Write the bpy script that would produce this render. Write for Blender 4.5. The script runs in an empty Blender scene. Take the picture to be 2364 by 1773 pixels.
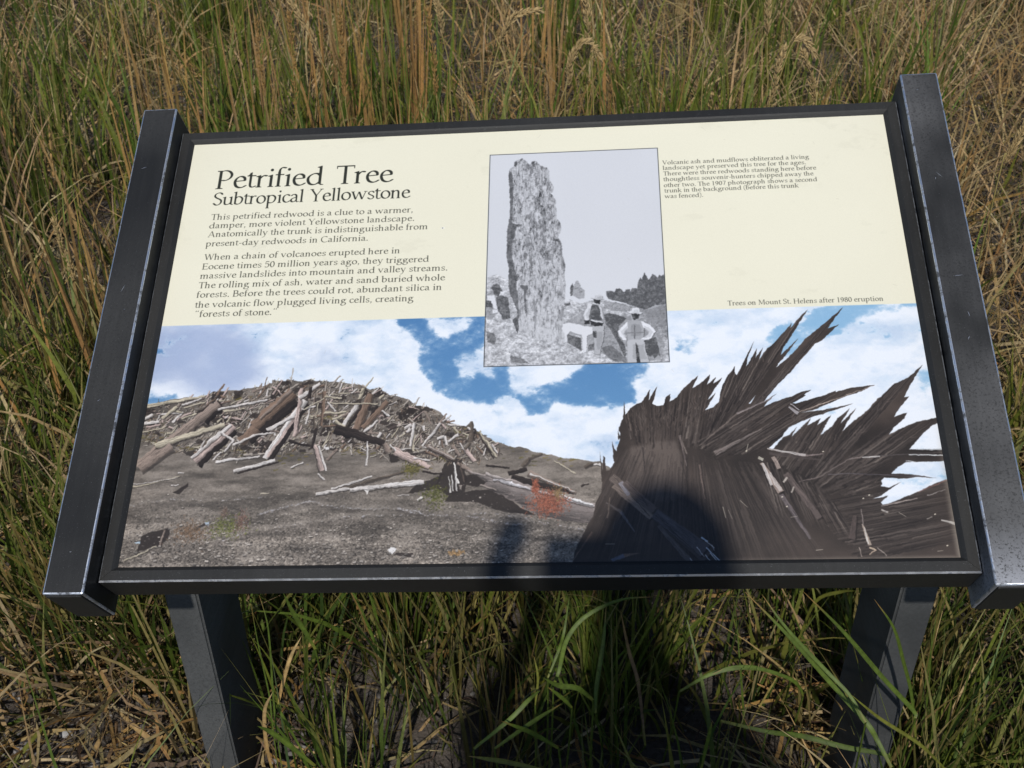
import bpy, bmesh, math, random
import numpy as np
from mathutils import Vector, Matrix

VERB = False
sc = bpy.context.scene
COL = sc.collection

# ---------------------------------------------------------------- camera, sky, sun, exposure
cam_data = bpy.data.cameras.new('camera')
cam = bpy.data.objects.new('camera', cam_data); COL.objects.link(cam)
cam_data.sensor_width = 36.0; cam_data.lens = 38.60
cam_data.clip_start = 0.02; cam_data.clip_end = 2000
CAM = Vector((0.04469, -1.09620, 1.51476))
CAM_M = Matrix(((0.99854104, -0.02435249, 0.04819483), (0.05348755, 0.56850758, -0.8209374), (-0.00740725, 0.82231751, 0.56898071)))
cam.matrix_world = Matrix.Translation(CAM) @ CAM_M.to_4x4()
cam_data.dof.use_dof = True; cam_data.dof.focus_distance = 1.22; cam_data.dof.aperture_fstop = 19
sc.camera = cam

SUN_DIR = Vector((0.035, 1.0, -0.98)).normalized()          # the way the light travels
elev = math.asin(-SUN_DIR.z); azim = math.atan2(-SUN_DIR.x, -SUN_DIR.y)
world = bpy.data.worlds.new('World'); sc.world = world; world.use_nodes = True
nt = world.node_tree; bg = nt.nodes['Background']
sky = nt.nodes.new('ShaderNodeTexSky'); sky.sky_type = 'NISHITA'; sky.sun_disc = False
sky.sun_elevation = elev; sky.sun_rotation = azim
sky.altitude = 1900; sky.air_density = 1.0; sky.dust_density = 0.6
nt.links.new(sky.outputs[0], bg.inputs[0]); bg.inputs[1].default_value = 0.125
sun_d = bpy.data.lights.new('sun', 'SUN'); sun_d.energy = 4.4; sun_d.angle = math.radians(1.1); sun_d.color = (1.0, .955, .89)
sun_o = bpy.data.objects.new('sun', sun_d); COL.objects.link(sun_o)
sun_o.rotation_euler = SUN_DIR.to_track_quat('-Z', 'Y').to_euler(); sun_o.location = (0, -3, 6)
sc.view_settings.view_transform = 'Standard'; sc.view_settings.look = 'None'
sc.view_settings.exposure = -0.30; sc.view_settings.gamma = 1.0; sc.view_settings.use_curve_mapping = False
sc.render.engine = 'CYCLES'; sc.cycles.max_bounces = 6; sc.cycles.transparent_max_bounces = 4

PR = {
  'text': [('Petrified Tree',37.8,75,270.3,72,),('Subtropical Yellowstone',38.1,100.2,293.8,98.1,),('This petrified redwood is a clue to a warmer,',39.3,121.7,299.1,121.9,),('damper, more violent Yellowstone landscape.',38.5,135.1,301.6,134.6,),('Anatomically the trunk is indistinguishable from',38.7,148.6,318.1,147.5,),('present-day redwoods in California.',38,162.2,245.1,161.8,),('When a chain of volcanoes erupted here in',38.8,182.4,285.8,182.1,),('Eocene times 50 million years ago, they triggered',38.2,196.3,322.2,195.8,),('massive landslides into mountain and valley streams.',37.5,209.4,346.3,209.7,),('The rolling mix of ash, water and sand buried whole',37.7,223.1,343.2,223.7,),('forests. Before the trees could rot, abundant silica in',37.1,236.6,340,237.1,),('the volcanic flow plugged living cells, creating',37.4,250.3,306.2,251.9,),('“forests of stone.”',38.2,263.8,141,264.7,),('Volcanic ash and mudflows obliterated a living',610.9,62.8,790.8,64.9,),('landscape yet preserved this tree for the ages.',610.8,71.3,786.6,73.1,),('There were three redwoods standing here before',611.3,79.8,797.8,82.1,),('thoughtless souvenir-hunters chipped away the',611,88.6,793.6,90.6,),('other two. The 1907 photograph shows a second',611,97.6,797,99.7,),('trunk in the background (before this trunk',611.4,106.1,774,107.7,),('was fenced).',611.3,115.2,658.5,115.6,),('Trees on Mount St. Helens after 1980 eruption',676.6,270.8,853.1,270.8,)],
  'blue': [[315.1,325.7,318.1,336.6,331.1,354.9,331.8,370.8,349.6,378.2,357.7,384,375.1,386.2,394,389.8,403.6,400.4,416.2,408.9,428.6,409.8,442.4,407.3,467.1,402.3,477.9,388.9,491.8,394.4,521,395.2,542.3,397.5,551.7,390.9,565.3,394.7,560.8,371.9,562.9,354.5,580.6,356.8,584.6,334],[285,250.4,289.8,282.5,316,305.2,315.1,339,343.8,375.7,391.9,382.8,399.5,254.5],[523.1,342.2,579.7,350.3,581.2,361,562.2,364.3,567.7,394.2,522,397.2],[615.7,310.2,638.7,306.6,644.7,332.9,623.6,338.8,610.9,329.7],[711.4,319.9,726,302.9,747.7,292.6,750.2,305.9,777.5,278.2,789.5,271.9,898.3,271.4,891.1,282.2,851.3,287.4,820.8,293,808.6,301.3,797.9,313,769.7,315.3,756.4,336.4,733.6,342.1],[873.4,365.3,886,353.1,891.8,386.5,879.9,394.3],[821.3,485.6,856.9,490.1,890.9,492.6,893.9,473.7,872.6,499.8,855,503.3,843.8,497.4,827.3,504.6],[762.6,399.3,793.4,398.1,787.7,416.2,766,417.7],[-17.3,370.7,-12.1,379,40.9,380.4,34.6,363.9,9.4,371.4]],
  'puff': [[358.7,327,384.3,327.8,386.5,349.4,380.6,361.6,366.1,355.9],[396.1,351.4,405.5,348.2,410.6,360.7,399.5,362.1],[417.9,328.9,522.2,332.1,506.3,345.8,495.2,358.7,474.9,365.1,455.4,368.9,448.4,383.5,424.9,375.1,421.4,350.4],[398.7,389.9,406.3,381.5,420.3,378.4,434.4,382.3,443.9,399.7,440.9,407.3,422.4,409.4,408.3,400.5],[319.2,274.3,379.2,276.4,379.5,289.1,346.7,302.8,325.6,289.4],[356.8,326,373.4,326.6,386.5,337.2,385.2,355.5,369,359.1,359.2,338.4],[380.4,316.4,404.6,317.2,405.5,358.1,390.6,353.6]],
  'greycloud': [[-34.7,270.7,90.7,275,123,318.8,138.1,350.4,111.1,374.1,79.8,377.3,44.1,364.2,12.9,346.8,-18.7,362.5],[159.1,303,234.9,305.5,228.5,340.7,172.4,339]],
  'hill': [-4.5,609.6,-24.7,483.3,-22.8,386,-1.4,381.2,18.5,376.4,34.6,374.2,67.1,371.5,76.2,366.4,79.4,365.6,89.3,365.8,102.2,364.4,118.3,362.2,132.8,360.8,145.4,356.7,145.8,353.1,161.5,354.5,162.8,351.5,176.2,354.9,192.3,353.6,202.3,355.6,231.6,358.2,251.4,363.2,263,368,267.7,366.9,274,365.6,275.9,369.2,289.1,376.6,302.1,380.4,307,381.4,317,389.5,331.3,391.6,344.2,398.9,357.3,412.8,371.4,416.6,376.1,416.7,380.6,411.7,382.9,412.6,384,421.1,398.1,429,407.5,437.6,418.3,439.8,422.9,442.9,438.2,444.1,450.4,450.1,461,451.1,465.6,452.9,486.7,459.1,504.7,461.1,524.1,463.4,537.3,473.1,544.9,614.7],
  'voids': [[71,398.9,79.6,390.4,92.9,392.4,118.3,400.9,114.4,408.6,96.6,408.2,75.3,405.9],[144.4,376.2,149.7,365.7,167.2,361.8,168.5,374.2,151.5,381.7],[75.1,376.1,76.2,366.4,90.4,368,89.9,382.7,78.3,381.5],[252.4,376.5,251.4,363.2,259.9,370.5,265.8,373.3,262.2,379.4],[268.5,378.7,267.7,367.2,275.6,365.7,279.7,378.1],[297.4,408,304.5,394.4,324.9,393.2,325.9,412.1,308.7,412.5],[131.5,429.6,136.2,416,143.5,429.9,156.2,436.9,149.5,446.9,136.2,441.6],[18.8,559.4,20.4,542.2,27.4,537.5,42.5,534.6,49.8,531.5,52.9,541,43.9,552.7,30.5,555.6],[47.4,491.6,53.5,485.6,62.2,480,63.5,483.3,56,491.1],[211.2,416.1,220.2,411.2,221.5,424.9,209,426.3],[289.2,449.9,298.4,448.4,302,456.8,292.9,459.9],[343.8,491,354.6,459.5,363.6,456.5,371.4,458.3,379,482.8,377.2,495.6,357.8,500.8],[312.2,496.8,323.8,486.6,343.2,478.9,352.1,474.2,343.8,491.8,319.8,497],[355.1,507.9,360.6,496.1,408.8,493.8,437.5,514.1,453.8,524.5,418.2,519.7,391.1,508.9],[375.1,479.5,387.1,474.9,402.6,486.5,390.6,491.1,378.4,487.6],[301.3,563.8,323.6,564.9,322.3,568.7,307.4,567.7],[300,396,307.5,389.3,317.3,394.7,297.7,409.7],[377.8,421.8,385.5,420.3,388.9,432.1,378.2,433.6]],
  'bigtrunk': [377.9,469.8,393.2,475,408.4,478.2,429.6,482.5,444.7,488.9,459.6,495.5,489.3,503.2,518,511.5,521.1,534.8,489.1,531.3,474.4,528.7,453.8,523.7,437.4,512.5,408.8,496.2,396.7,492,399.5,484.8,387.2,476.5],
  'bigtop': [(408.5,481,444.7,492.9,4.8,2.5,(205,200,202,),),(444.7,492.9,517.2,514.7,1.9,4.1,(190,184,184,),),(481.9,502.3,515.7,513.1,2.5,1.9,(225,222,220,),),(393.6,488.7,411.8,494.7,1.8,1.3,(150,138,130,),),(399.3,475.1,426.6,483.7,2.9,1.6,(170,160,155,),)],
  'splint': [(363.1,461.7,368.9,486.2,1.6,2.4,(222,216,210,),),(358,476.8,360.7,496.9,0.9,1.8,(190,185,180,),),(361.6,476,363.3,495.4,1.3,2.1,(200,195,190,),),(366.3,479.3,366.9,495.4,1.2,2.5,(185,180,176,),),(369.6,461.5,376.1,484.7,1.1,1.2,(90,78,70,),),(371.6,487.5,371.8,493.1,4.5,2.7,(150,140,132,),),(333.7,440.9,363.6,456.5,1.5,1.2,(175,165,158,),)],
  'logs': [(-1.1,382.6,67.2,372.4,4.8,2.2,(184,174,154,),),(40.7,381.9,64.3,375,2.3,1.8,(205,198,193,),),(20.4,398.5,36.1,383.9,4.2,3.3,(184,174,154,),),(-2.2,400.6,8.2,393.8,4.5,3.8,(205,198,193,),),(-2.1,405.8,17.8,402.8,3.6,2.9,(205,198,193,),),(44.5,385,68.2,379.5,1.6,1.5,(184,174,154,),),(68,400.5,88.2,381.8,20.3,16.7,(50,43,40,),),(1.2,458,85.7,381.7,13.5,11.2,(140,125,115,),),(-1.1,416.2,27.2,410,1.4,1.5,(184,174,154,),),(17.2,433.5,95.3,408.2,7.2,5.8,(184,174,154,),),(3.3,460.9,37.5,434.3,13.4,11,(140,125,115,),),(71.4,457,108.9,415.4,11.4,10.8,(50,43,40,),),(66.1,453.2,106.6,410.2,8.9,11.2,(188,168,160,),),(62.4,450.1,103.1,408.4,3.6,4.5,(205,198,193,),),(85.9,389.1,142.2,378.3,2.9,2.5,(205,198,193,),),(43.5,399.9,60.5,393.4,2.2,1.5,(184,174,154,),),(126.7,429.5,175.5,378.8,16.1,16.4,(50,43,40,),),(117.3,431,134.4,414.3,10.8,13.3,(122,102,88,),),(130.8,411.1,172,369,14.1,15.4,(122,102,88,),),(136.2,402.2,169.3,366.3,3.2,3.3,(140,125,115,),),(153.4,453.7,190.5,384.5,6.9,7,(50,43,40,),),(148.2,451.9,186.8,379.5,6.2,8.5,(205,198,193,),),(151.5,450.3,184.6,389.6,3.1,3.9,(188,168,160,),),(179.6,425.6,181.3,364.8,3.8,4.3,(188,168,160,),),(109.8,434.5,132.3,423.1,3.6,2.5,(205,198,193,),),(132.3,423.1,154.3,419.9,2.2,2.1,(205,198,193,),),(91.8,454.7,142.6,448.8,3.1,2.4,(205,198,193,),),(114.1,467,159.7,453.8,3.5,3.8,(205,198,193,),),(119.1,469.6,164.7,455.9,1.4,1.7,(50,43,40,),),(145.9,416.6,176.1,399.8,4.7,3.6,(205,198,193,),),(180.1,377.2,202.6,358.7,4.4,4.4,(205,198,193,),),(191.8,377.5,192.5,363.4,4.3,4,(50,43,40,),),(210.1,412.7,208.4,369.1,2.9,4.2,(122,102,88,),),(233.3,414.9,249.1,386,5,4.8,(205,198,193,),),(239.7,416.8,254.9,387.9,3.4,5.2,(50,43,40,),),(249.7,418.7,263.4,374.1,8.4,8.4,(122,102,88,),),(258.8,419,272.4,388.4,3.4,3.4,(50,43,40,),),(257.4,417.2,283.2,383.8,6.2,6.9,(122,102,88,),),(224.6,406.5,243.2,420.3,3.5,3.5,(184,174,154,),),(225.5,416.5,283.6,436.4,13.4,7.2,(50,43,40,),),(283.6,436.4,289,446.6,6.1,6,(140,125,115,),),(201.3,415.9,200.1,400.4,2.6,2.6,(95,85,76,),),(203.6,436.3,216.1,468.2,4,6,(188,168,160,),),(208.5,438.1,220,468.3,2.5,2.7,(205,198,193,),),(210.9,471.4,218.9,478.4,1.8,2.1,(205,198,193,),),(215.4,384.4,272.3,386.1,1.4,1.4,(184,174,154,),),(211,397.5,236.4,396.1,2.4,2,(184,174,154,),),(259.1,422.4,273.8,407.4,2.4,2.5,(205,198,193,),),(209,376.2,230.1,378.5,1.8,1.8,(184,174,154,),),(265.6,462.6,264.6,432.6,2.8,1.6,(205,198,193,),),(293.4,443.3,333.1,463.2,5.1,5.8,(188,168,160,),),(316.9,447.2,315.7,411.8,2.4,2.5,(184,174,154,),),(227.4,490,272.4,475.9,2,2.3,(205,198,193,),),(239.7,490.7,309,470.1,4.3,1.7,(95,85,76,),),(211,496.1,248.8,489.2,3.6,3,(205,198,193,),),(249,491.3,331.1,483.8,4.3,5.9,(205,198,193,),),(0.1,483.8,53,471.6,1.7,1,(184,174,154,),),(0.3,480.5,51.6,473.2,0.8,0.6,(205,198,193,),),(5.1,569.6,39.4,553.4,1.9,1.6,(184,174,154,),),(42.8,553.5,45.6,534.6,2.1,2.1,(140,125,115,),),(51.4,541.8,67.4,545.2,1.2,0.6,(140,125,115,),),(93.2,418.5,109.1,429.1,2.8,2.9,(205,198,193,),),(99.7,442.4,109.1,429.1,2.5,2.5,(205,198,193,),),(88.3,452.3,96.5,442.4,1.6,1.6,(205,198,193,),),(191.6,410.5,193.9,386.3,1.6,1.6,(205,198,193,),),(184.8,391.3,200.5,388.2,1.6,1.8,(205,198,193,),),(212.9,383.3,223.5,394,2.2,2.2,(205,198,193,),),(216.8,372.9,239.3,372.6,1.2,1.2,(184,174,154,),),(226.3,371.4,228.5,359,1.3,1.4,(205,198,193,),),(240.9,372.7,246.8,366.6,1.6,1.5,(205,198,193,),),(277.7,395.4,287.6,402.6,1.9,3.2,(205,198,193,),),(275.3,429.5,278.8,422.8,3,3.4,(205,198,193,),),(305.9,418.4,313.4,413.5,3.5,4.2,(205,198,193,),),(186.4,391.3,209.2,378,1.5,1.5,(184,174,154,),),(179.7,464.2,193.2,457.8,1.7,1.7,(205,198,193,),),(44.3,482.2,53.7,481.5,1.4,1,(205,198,193,),),(50.6,466.6,57.1,467.5,1.3,1,(205,198,193,),),(148,493.9,158.2,494.4,1.6,1.1,(184,174,154,),),(219.5,455.1,230.9,442,3,2.7,(140,125,115,),),(290,438.3,296.7,446.7,1.9,1.9,(205,198,193,),),(173,430.5,199,437.9,3.7,2.2,(50,43,40,),),(201,441.3,203.2,415.9,3.2,3.9,(50,43,40,),),(326.7,441.1,346.4,412.6,2.3,2.7,(205,198,193,),),(342.6,431.9,351.8,429.6,3.3,3.1,(205,198,193,),),(351.8,429.6,354.5,439.7,2.8,2.5,(205,198,193,),),(355.9,435.9,367.1,426.9,2.4,3,(205,198,193,),),(359.9,439.8,368.9,453.6,3.4,3.7,(140,125,115,),),(374.7,443.5,385.9,460.5,4,4.3,(188,168,160,),),(391.8,425.8,411,456.1,2.5,2.8,(184,174,154,),),(389.6,427.1,408,457.4,1.3,1.3,(50,43,40,),),(405.3,441.2,412.4,450.9,1.8,1.8,(205,198,193,),),(381.7,436.1,381.8,411.7,5.3,2.2,(95,85,76,),),(313.5,440.4,315.8,411.8,2.8,3.2,(205,198,193,),),(295.3,447,336.5,466.6,5.4,6,(188,168,160,),),(317.4,454.6,336.1,458.3,1.7,1.6,(205,198,193,),),(332.2,441.2,362.1,456.8,5.4,5.7,(140,125,115,),),(333.9,444.6,363.8,460.1,1.3,1.3,(50,43,40,),),(366.9,461.8,384.1,473.5,3.4,3.8,(140,125,115,),),(329.1,472.1,353.7,474.2,2.3,1.6,(50,43,40,),),(423.5,475.6,444.5,471.2,4.9,4.9,(50,43,40,),),(438.4,467.8,447.4,458.2,4.8,3.5,(95,85,76,),),(445.9,458.2,461,452,3,2,(95,85,76,),),(426.5,480.5,495.3,499.4,9.6,1.9,(50,43,40,),),(446.1,475.3,498.2,498.9,6.1,2.2,(140,125,115,),),(447.6,476.1,496.8,497.8,1.6,0.9,(205,198,193,),),(474.6,462.1,498.5,477.1,1.3,1.3,(184,174,154,),),(507.6,470,516.6,463.8,3.8,4.1,(95,85,76,),),(517.3,466.5,524.8,467.2,2.2,2.3,(205,198,193,),),(504.3,492.4,511.7,488.6,2.2,1.6,(50,43,40,),),(324.8,505,331.4,501.2,2.6,2.3,(205,198,193,),),(302.4,498.7,314.5,498,0.9,0.8,(205,198,193,),),(395.6,453,398.5,444,1.6,1.6,(205,198,193,),),(381.4,437,374.7,445.1,2,1.9,(95,85,76,),),(346,439.5,346.6,434.5,1.8,1.9,(205,198,193,),),(357.2,448.1,363.2,444.9,1.3,1.3,(205,198,193,),),(362.8,434.9,376.6,431.9,1.6,1.7,(95,85,76,),),(399,465.4,424.9,469.2,2.3,1.6,(50,43,40,),),(326.2,415.5,328.1,422.3,2.7,2.5,(205,198,193,),),(307.9,423.5,312.3,418.5,3.4,3.5,(205,198,193,),),(326.8,396.7,335.5,414,1.6,1.6,(140,125,115,),)],
  'moss': [[-2,411,32.9,404.9,37.2,412,2.4,418],[164.5,453.9,196.6,445.4,195.7,451.2,176.1,459.1,165.2,460.6],[106.8,435.8,122.5,434.5,134.8,443.2,115.6,442.8],[50.7,436.3,63.4,434.9,61.2,441.6],[102,375.1,116.5,373.7,115.4,378.1],[225.7,401,238.3,399.6,239.2,410,228.3,413.1],[235.6,442.1,254.4,442.5,253.3,449.1],[206.4,398.8,228.9,401.1,210.2,405.8],[3.3,423.2,19.3,421.9,18.8,428.7],[343.6,454.4,349.8,456.2,346.8,457.7],[429.1,444.7,459.5,451.9,489.7,460.8,504.6,467.6,474.6,463.7,438.3,458],[360.5,416.3,379.4,421.8,382.7,428.6,364,424.8],[308.8,465.2,322.5,463.8,323.1,473.6,312.3,473.4]],
  'debris': [-22.8,386,67.1,371.5,118.3,362.2,162.9,352.2,202.3,355.6,274.1,366.5,321.9,389.7,331.3,391.6,357.3,412.8,382.4,420.2,407.5,437.6,413.9,450.9,389.8,461.9,337.8,460.8,308.1,455.3,245.3,445.6,198.1,444.6,143.1,446.8,88.3,452.3,21.9,437.3,-5.9,426.5],
  'plants': [([97.7,530.7,104.8,526,113.7,523,123.2,524.7,134.6,529.7,131,537.5,121.1,543.6,104.4,544.9],(112,118,58,),),([106,511.7,110.6,511.8,113.3,519.8,108.6,519.7],(124,104,92,),),([123.9,518.4,134.8,518.5,135.2,534.4,127.7,535.9],(136,106,96,),),([58.2,525.3,71.6,531.9,92,544.8,86.3,547.8,66.3,538.1],(126,100,78,),),([332.2,502.8,334.8,493.2,343.6,488.6,353.7,492,355,504.8,350.7,511,338.7,511.6],(92,95,42,),),([450.8,519,452.2,501.7,455.2,498.6,467.1,498,473,506.8,480.4,506.2,484.8,513.3,480.3,521,473,517.8,461.2,520.7],(166,98,76,),),([450.6,487.4,454.4,487.5,456.7,497.1,452.2,498.6],(168,95,72,),),([475.3,492.6,481.9,497.5,481.9,507,475.2,503.7],(160,132,92,),),([308.7,464.3,322.5,463.8,324.5,472,312.4,474.2],(110,105,50,),),([364.8,563.9,375.1,564,375.2,567.4,365,567.2],(190,150,100,),)],
  'bits': [([296.5,559.2,302.4,557.7,305.5,560.1,301.4,565.3,297,566.1],(225,222,220,),),([295,561.5,299.3,557.7,304.6,560.1,304.1,563.1],(225,222,220,),),([89.4,526.6,95.5,525.9,94.6,530.6,91.4,529.8],(170,185,200,),),([80.9,532,89.5,527.4,91.5,530.6,85.7,532.9],(55,50,48,),),([12.5,549.9,19.7,546.9,20.2,550],(180,200,215,),),([265.9,492,270.5,492.1,268.6,496.8],(235,230,225,),),([215.8,439.9,220.4,439.2,221.5,442.6,216.9,443.3],(225,222,220,),)],
  'stump': [489.2,581.9,493.2,578.8,495.8,565.6,502.4,551.1,509.6,536.6,515.8,526.1,519.1,511.3,524.3,500.6,527.3,483.2,528,474.5,534.6,474,540.5,462.5,542.9,449.2,546.3,439.1,547.6,430.1,545.4,426.5,549.4,414.4,552,410.3,559.1,400.2,566.8,394.2,572.4,392.3,582.7,376.9,580,390.4,590.4,372.9,584.4,394.7,588.9,397.9,596.3,397,599.6,386.8,604.8,382.7,603.4,393.1,611.7,387.1,619.6,376.9,636.8,360.5,629.8,377.2,638.5,371.1,650.8,359.9,645.8,373.4,656.1,363.2,653.4,371.5,663.5,364.4,644.6,392.1,655.3,383.1,648.2,394.3,642,404.4,651.4,400.5,657.3,394.5,662.3,376,668.7,363.5,678.7,350.1,677.5,357.5,680,361.8,702.5,318.5,693.2,340.9,691,351.5,705.4,327.9,702.1,341.2,711.6,327.5,706,343.4,716.2,328.7,724.2,322.5,736.9,307.7,746.4,296.6,744.4,303.5,751.2,295,766.6,278.9,754.8,297.3,745.8,312.3,735,327.2,730.3,337.8,752.3,316.5,737.9,335.9,727.4,348.3,717.6,365,690.1,397.4,692.3,397.5,709.8,370,721.1,356.6,739.3,340.2,751.7,327.7,758.1,319.3,780.7,300.4,807.3,277.4,799,287.8,786.2,304.9,799,300.6,778.5,319.9,770.7,324,755.9,340.7,739.3,359.3,721.1,377.6,710.8,389.8,706.6,395.8,722.5,385.5,710.3,395.9,706.1,402,717.5,396.1,738.2,389.5,747.8,384.6,759.7,382,751.1,387.8,753.2,388.8,737.3,398.7,740.9,398.8,763.3,392.2,776.4,388.4,786.4,383.6,785.8,385.6,802.7,380.9,829,378.3,809.1,387.3,794.1,392,780.8,397.8,758.1,407.4,743.4,410.1,772.6,406.7,803.6,400.2,775.8,409.9,757.2,415.5,742.2,422.1,730.9,426.9,724.8,434.7,722.6,438.7,714.9,444.5,707.2,451.2,709.8,452.2,712.5,451.9,724.4,438.7,731,435.9,739.9,426.7,732.3,438.9,755.6,417,750.8,425.4,766.4,417.3,761.9,425.6,777.9,413.6,770.5,425.8,763.8,437.6,777.6,426,783.9,418.1,798.5,406,793.2,414.3,786.7,424.2,805.7,405.8,794.1,422.4,787.3,434.2,799.4,422.5,817.2,408.9,829.7,395,833.6,393.1,850.1,377.1,853.8,376.1,867.4,369.3,884.4,354.8,872.5,371.5,865.6,381.6,858.5,393.7,864.3,393.5,849.2,409.7,844.5,417.6,858.7,412.4,854.8,419.9,842.9,429.6,836.4,438.4,849.6,431.7,866.6,424.2,891.1,419.4,891.5,424.8,883.5,428.6,873.6,436.3,859.1,451.6,855,455.8,863.7,456,893.1,456.7,891.3,470.7,859.8,470.7,849.3,471.2,839.9,476.4,831.9,483.5,842.3,483.7,857.5,485.9,879.6,490,857.2,488.2,839.7,489.8,831.3,488.3,824.4,488.1,820.5,491.3,821.7,495.1,819.6,497.9,828,499.4,841.7,493.2,829.6,500.9,818.2,508.2,808.8,512.2,825.7,508.7,817.3,515.7,818.6,518.5,827.4,516.8,841.9,510.5,860.1,503.4,874.9,496.1,893,489.8,891.2,583.7,700.2,586.8,528.7,584.8],
  'spikes': [[524.4,450.5,526.1,466.7,528.2,485.4,525.6,487.6],[528.2,456.7,530.2,459,531.1,478.9,526.6,479.9],[538.1,439,540.7,449.2,543.4,452.6,542.5,464.8,539.5,463.6],[552.9,390.7,553.6,410.4,551,412.3],[538.4,439.4,541,452.5,541.1,460.4,538.9,460.4],[544.6,426.5,547.4,434.6,545,438.6],[562,397.2,560.8,406.4,558.9,408.4]],
  'fans': [([559.3,450.9,640.7,452.7],[551,393.8,665,363.4],160,),([633.5,452.5,659.8,437.2],[665,363.4,765.7,282.2],150,),([649.4,456.8,670.6,437.5],[720.4,365,805.6,279.2],130,),([626.8,444.4,647.2,462.7],[720.1,387.9,756.9,384.8],90,),([647.2,462.7,694.1,457.8],[744.5,398.9,824.4,380.5],90,),([707.3,469.8,752.4,493.8],[741.7,427.1,804.7,408.6],130,),([734.6,497.3,761.8,488.2],[841.8,385.1,883.6,357.2],150,),([743.3,497.4,777.4,503.7],[855.4,415.9,891.1,424.8],100,),([742.7,503.1,785.3,509.5],[835,460.8,819.5,498.8],70,),([550.3,444.7,693.3,467.6],[479.9,578.8,759.8,582.2],420,),([741.4,516.2,784.9,582.5],[890.9,492.6,893.6,558.9],180,),([694.1,457.8,760.7,497.7],[705.8,525,788.5,553.8],120,)],
  'plate': [558.4,446.2,570.8,445.3,586.3,441.2,607.9,440.5,612.9,460.8,615.7,502.2,595.2,512.6,580.4,508,554.1,485.9,551.6,467.2],
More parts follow.
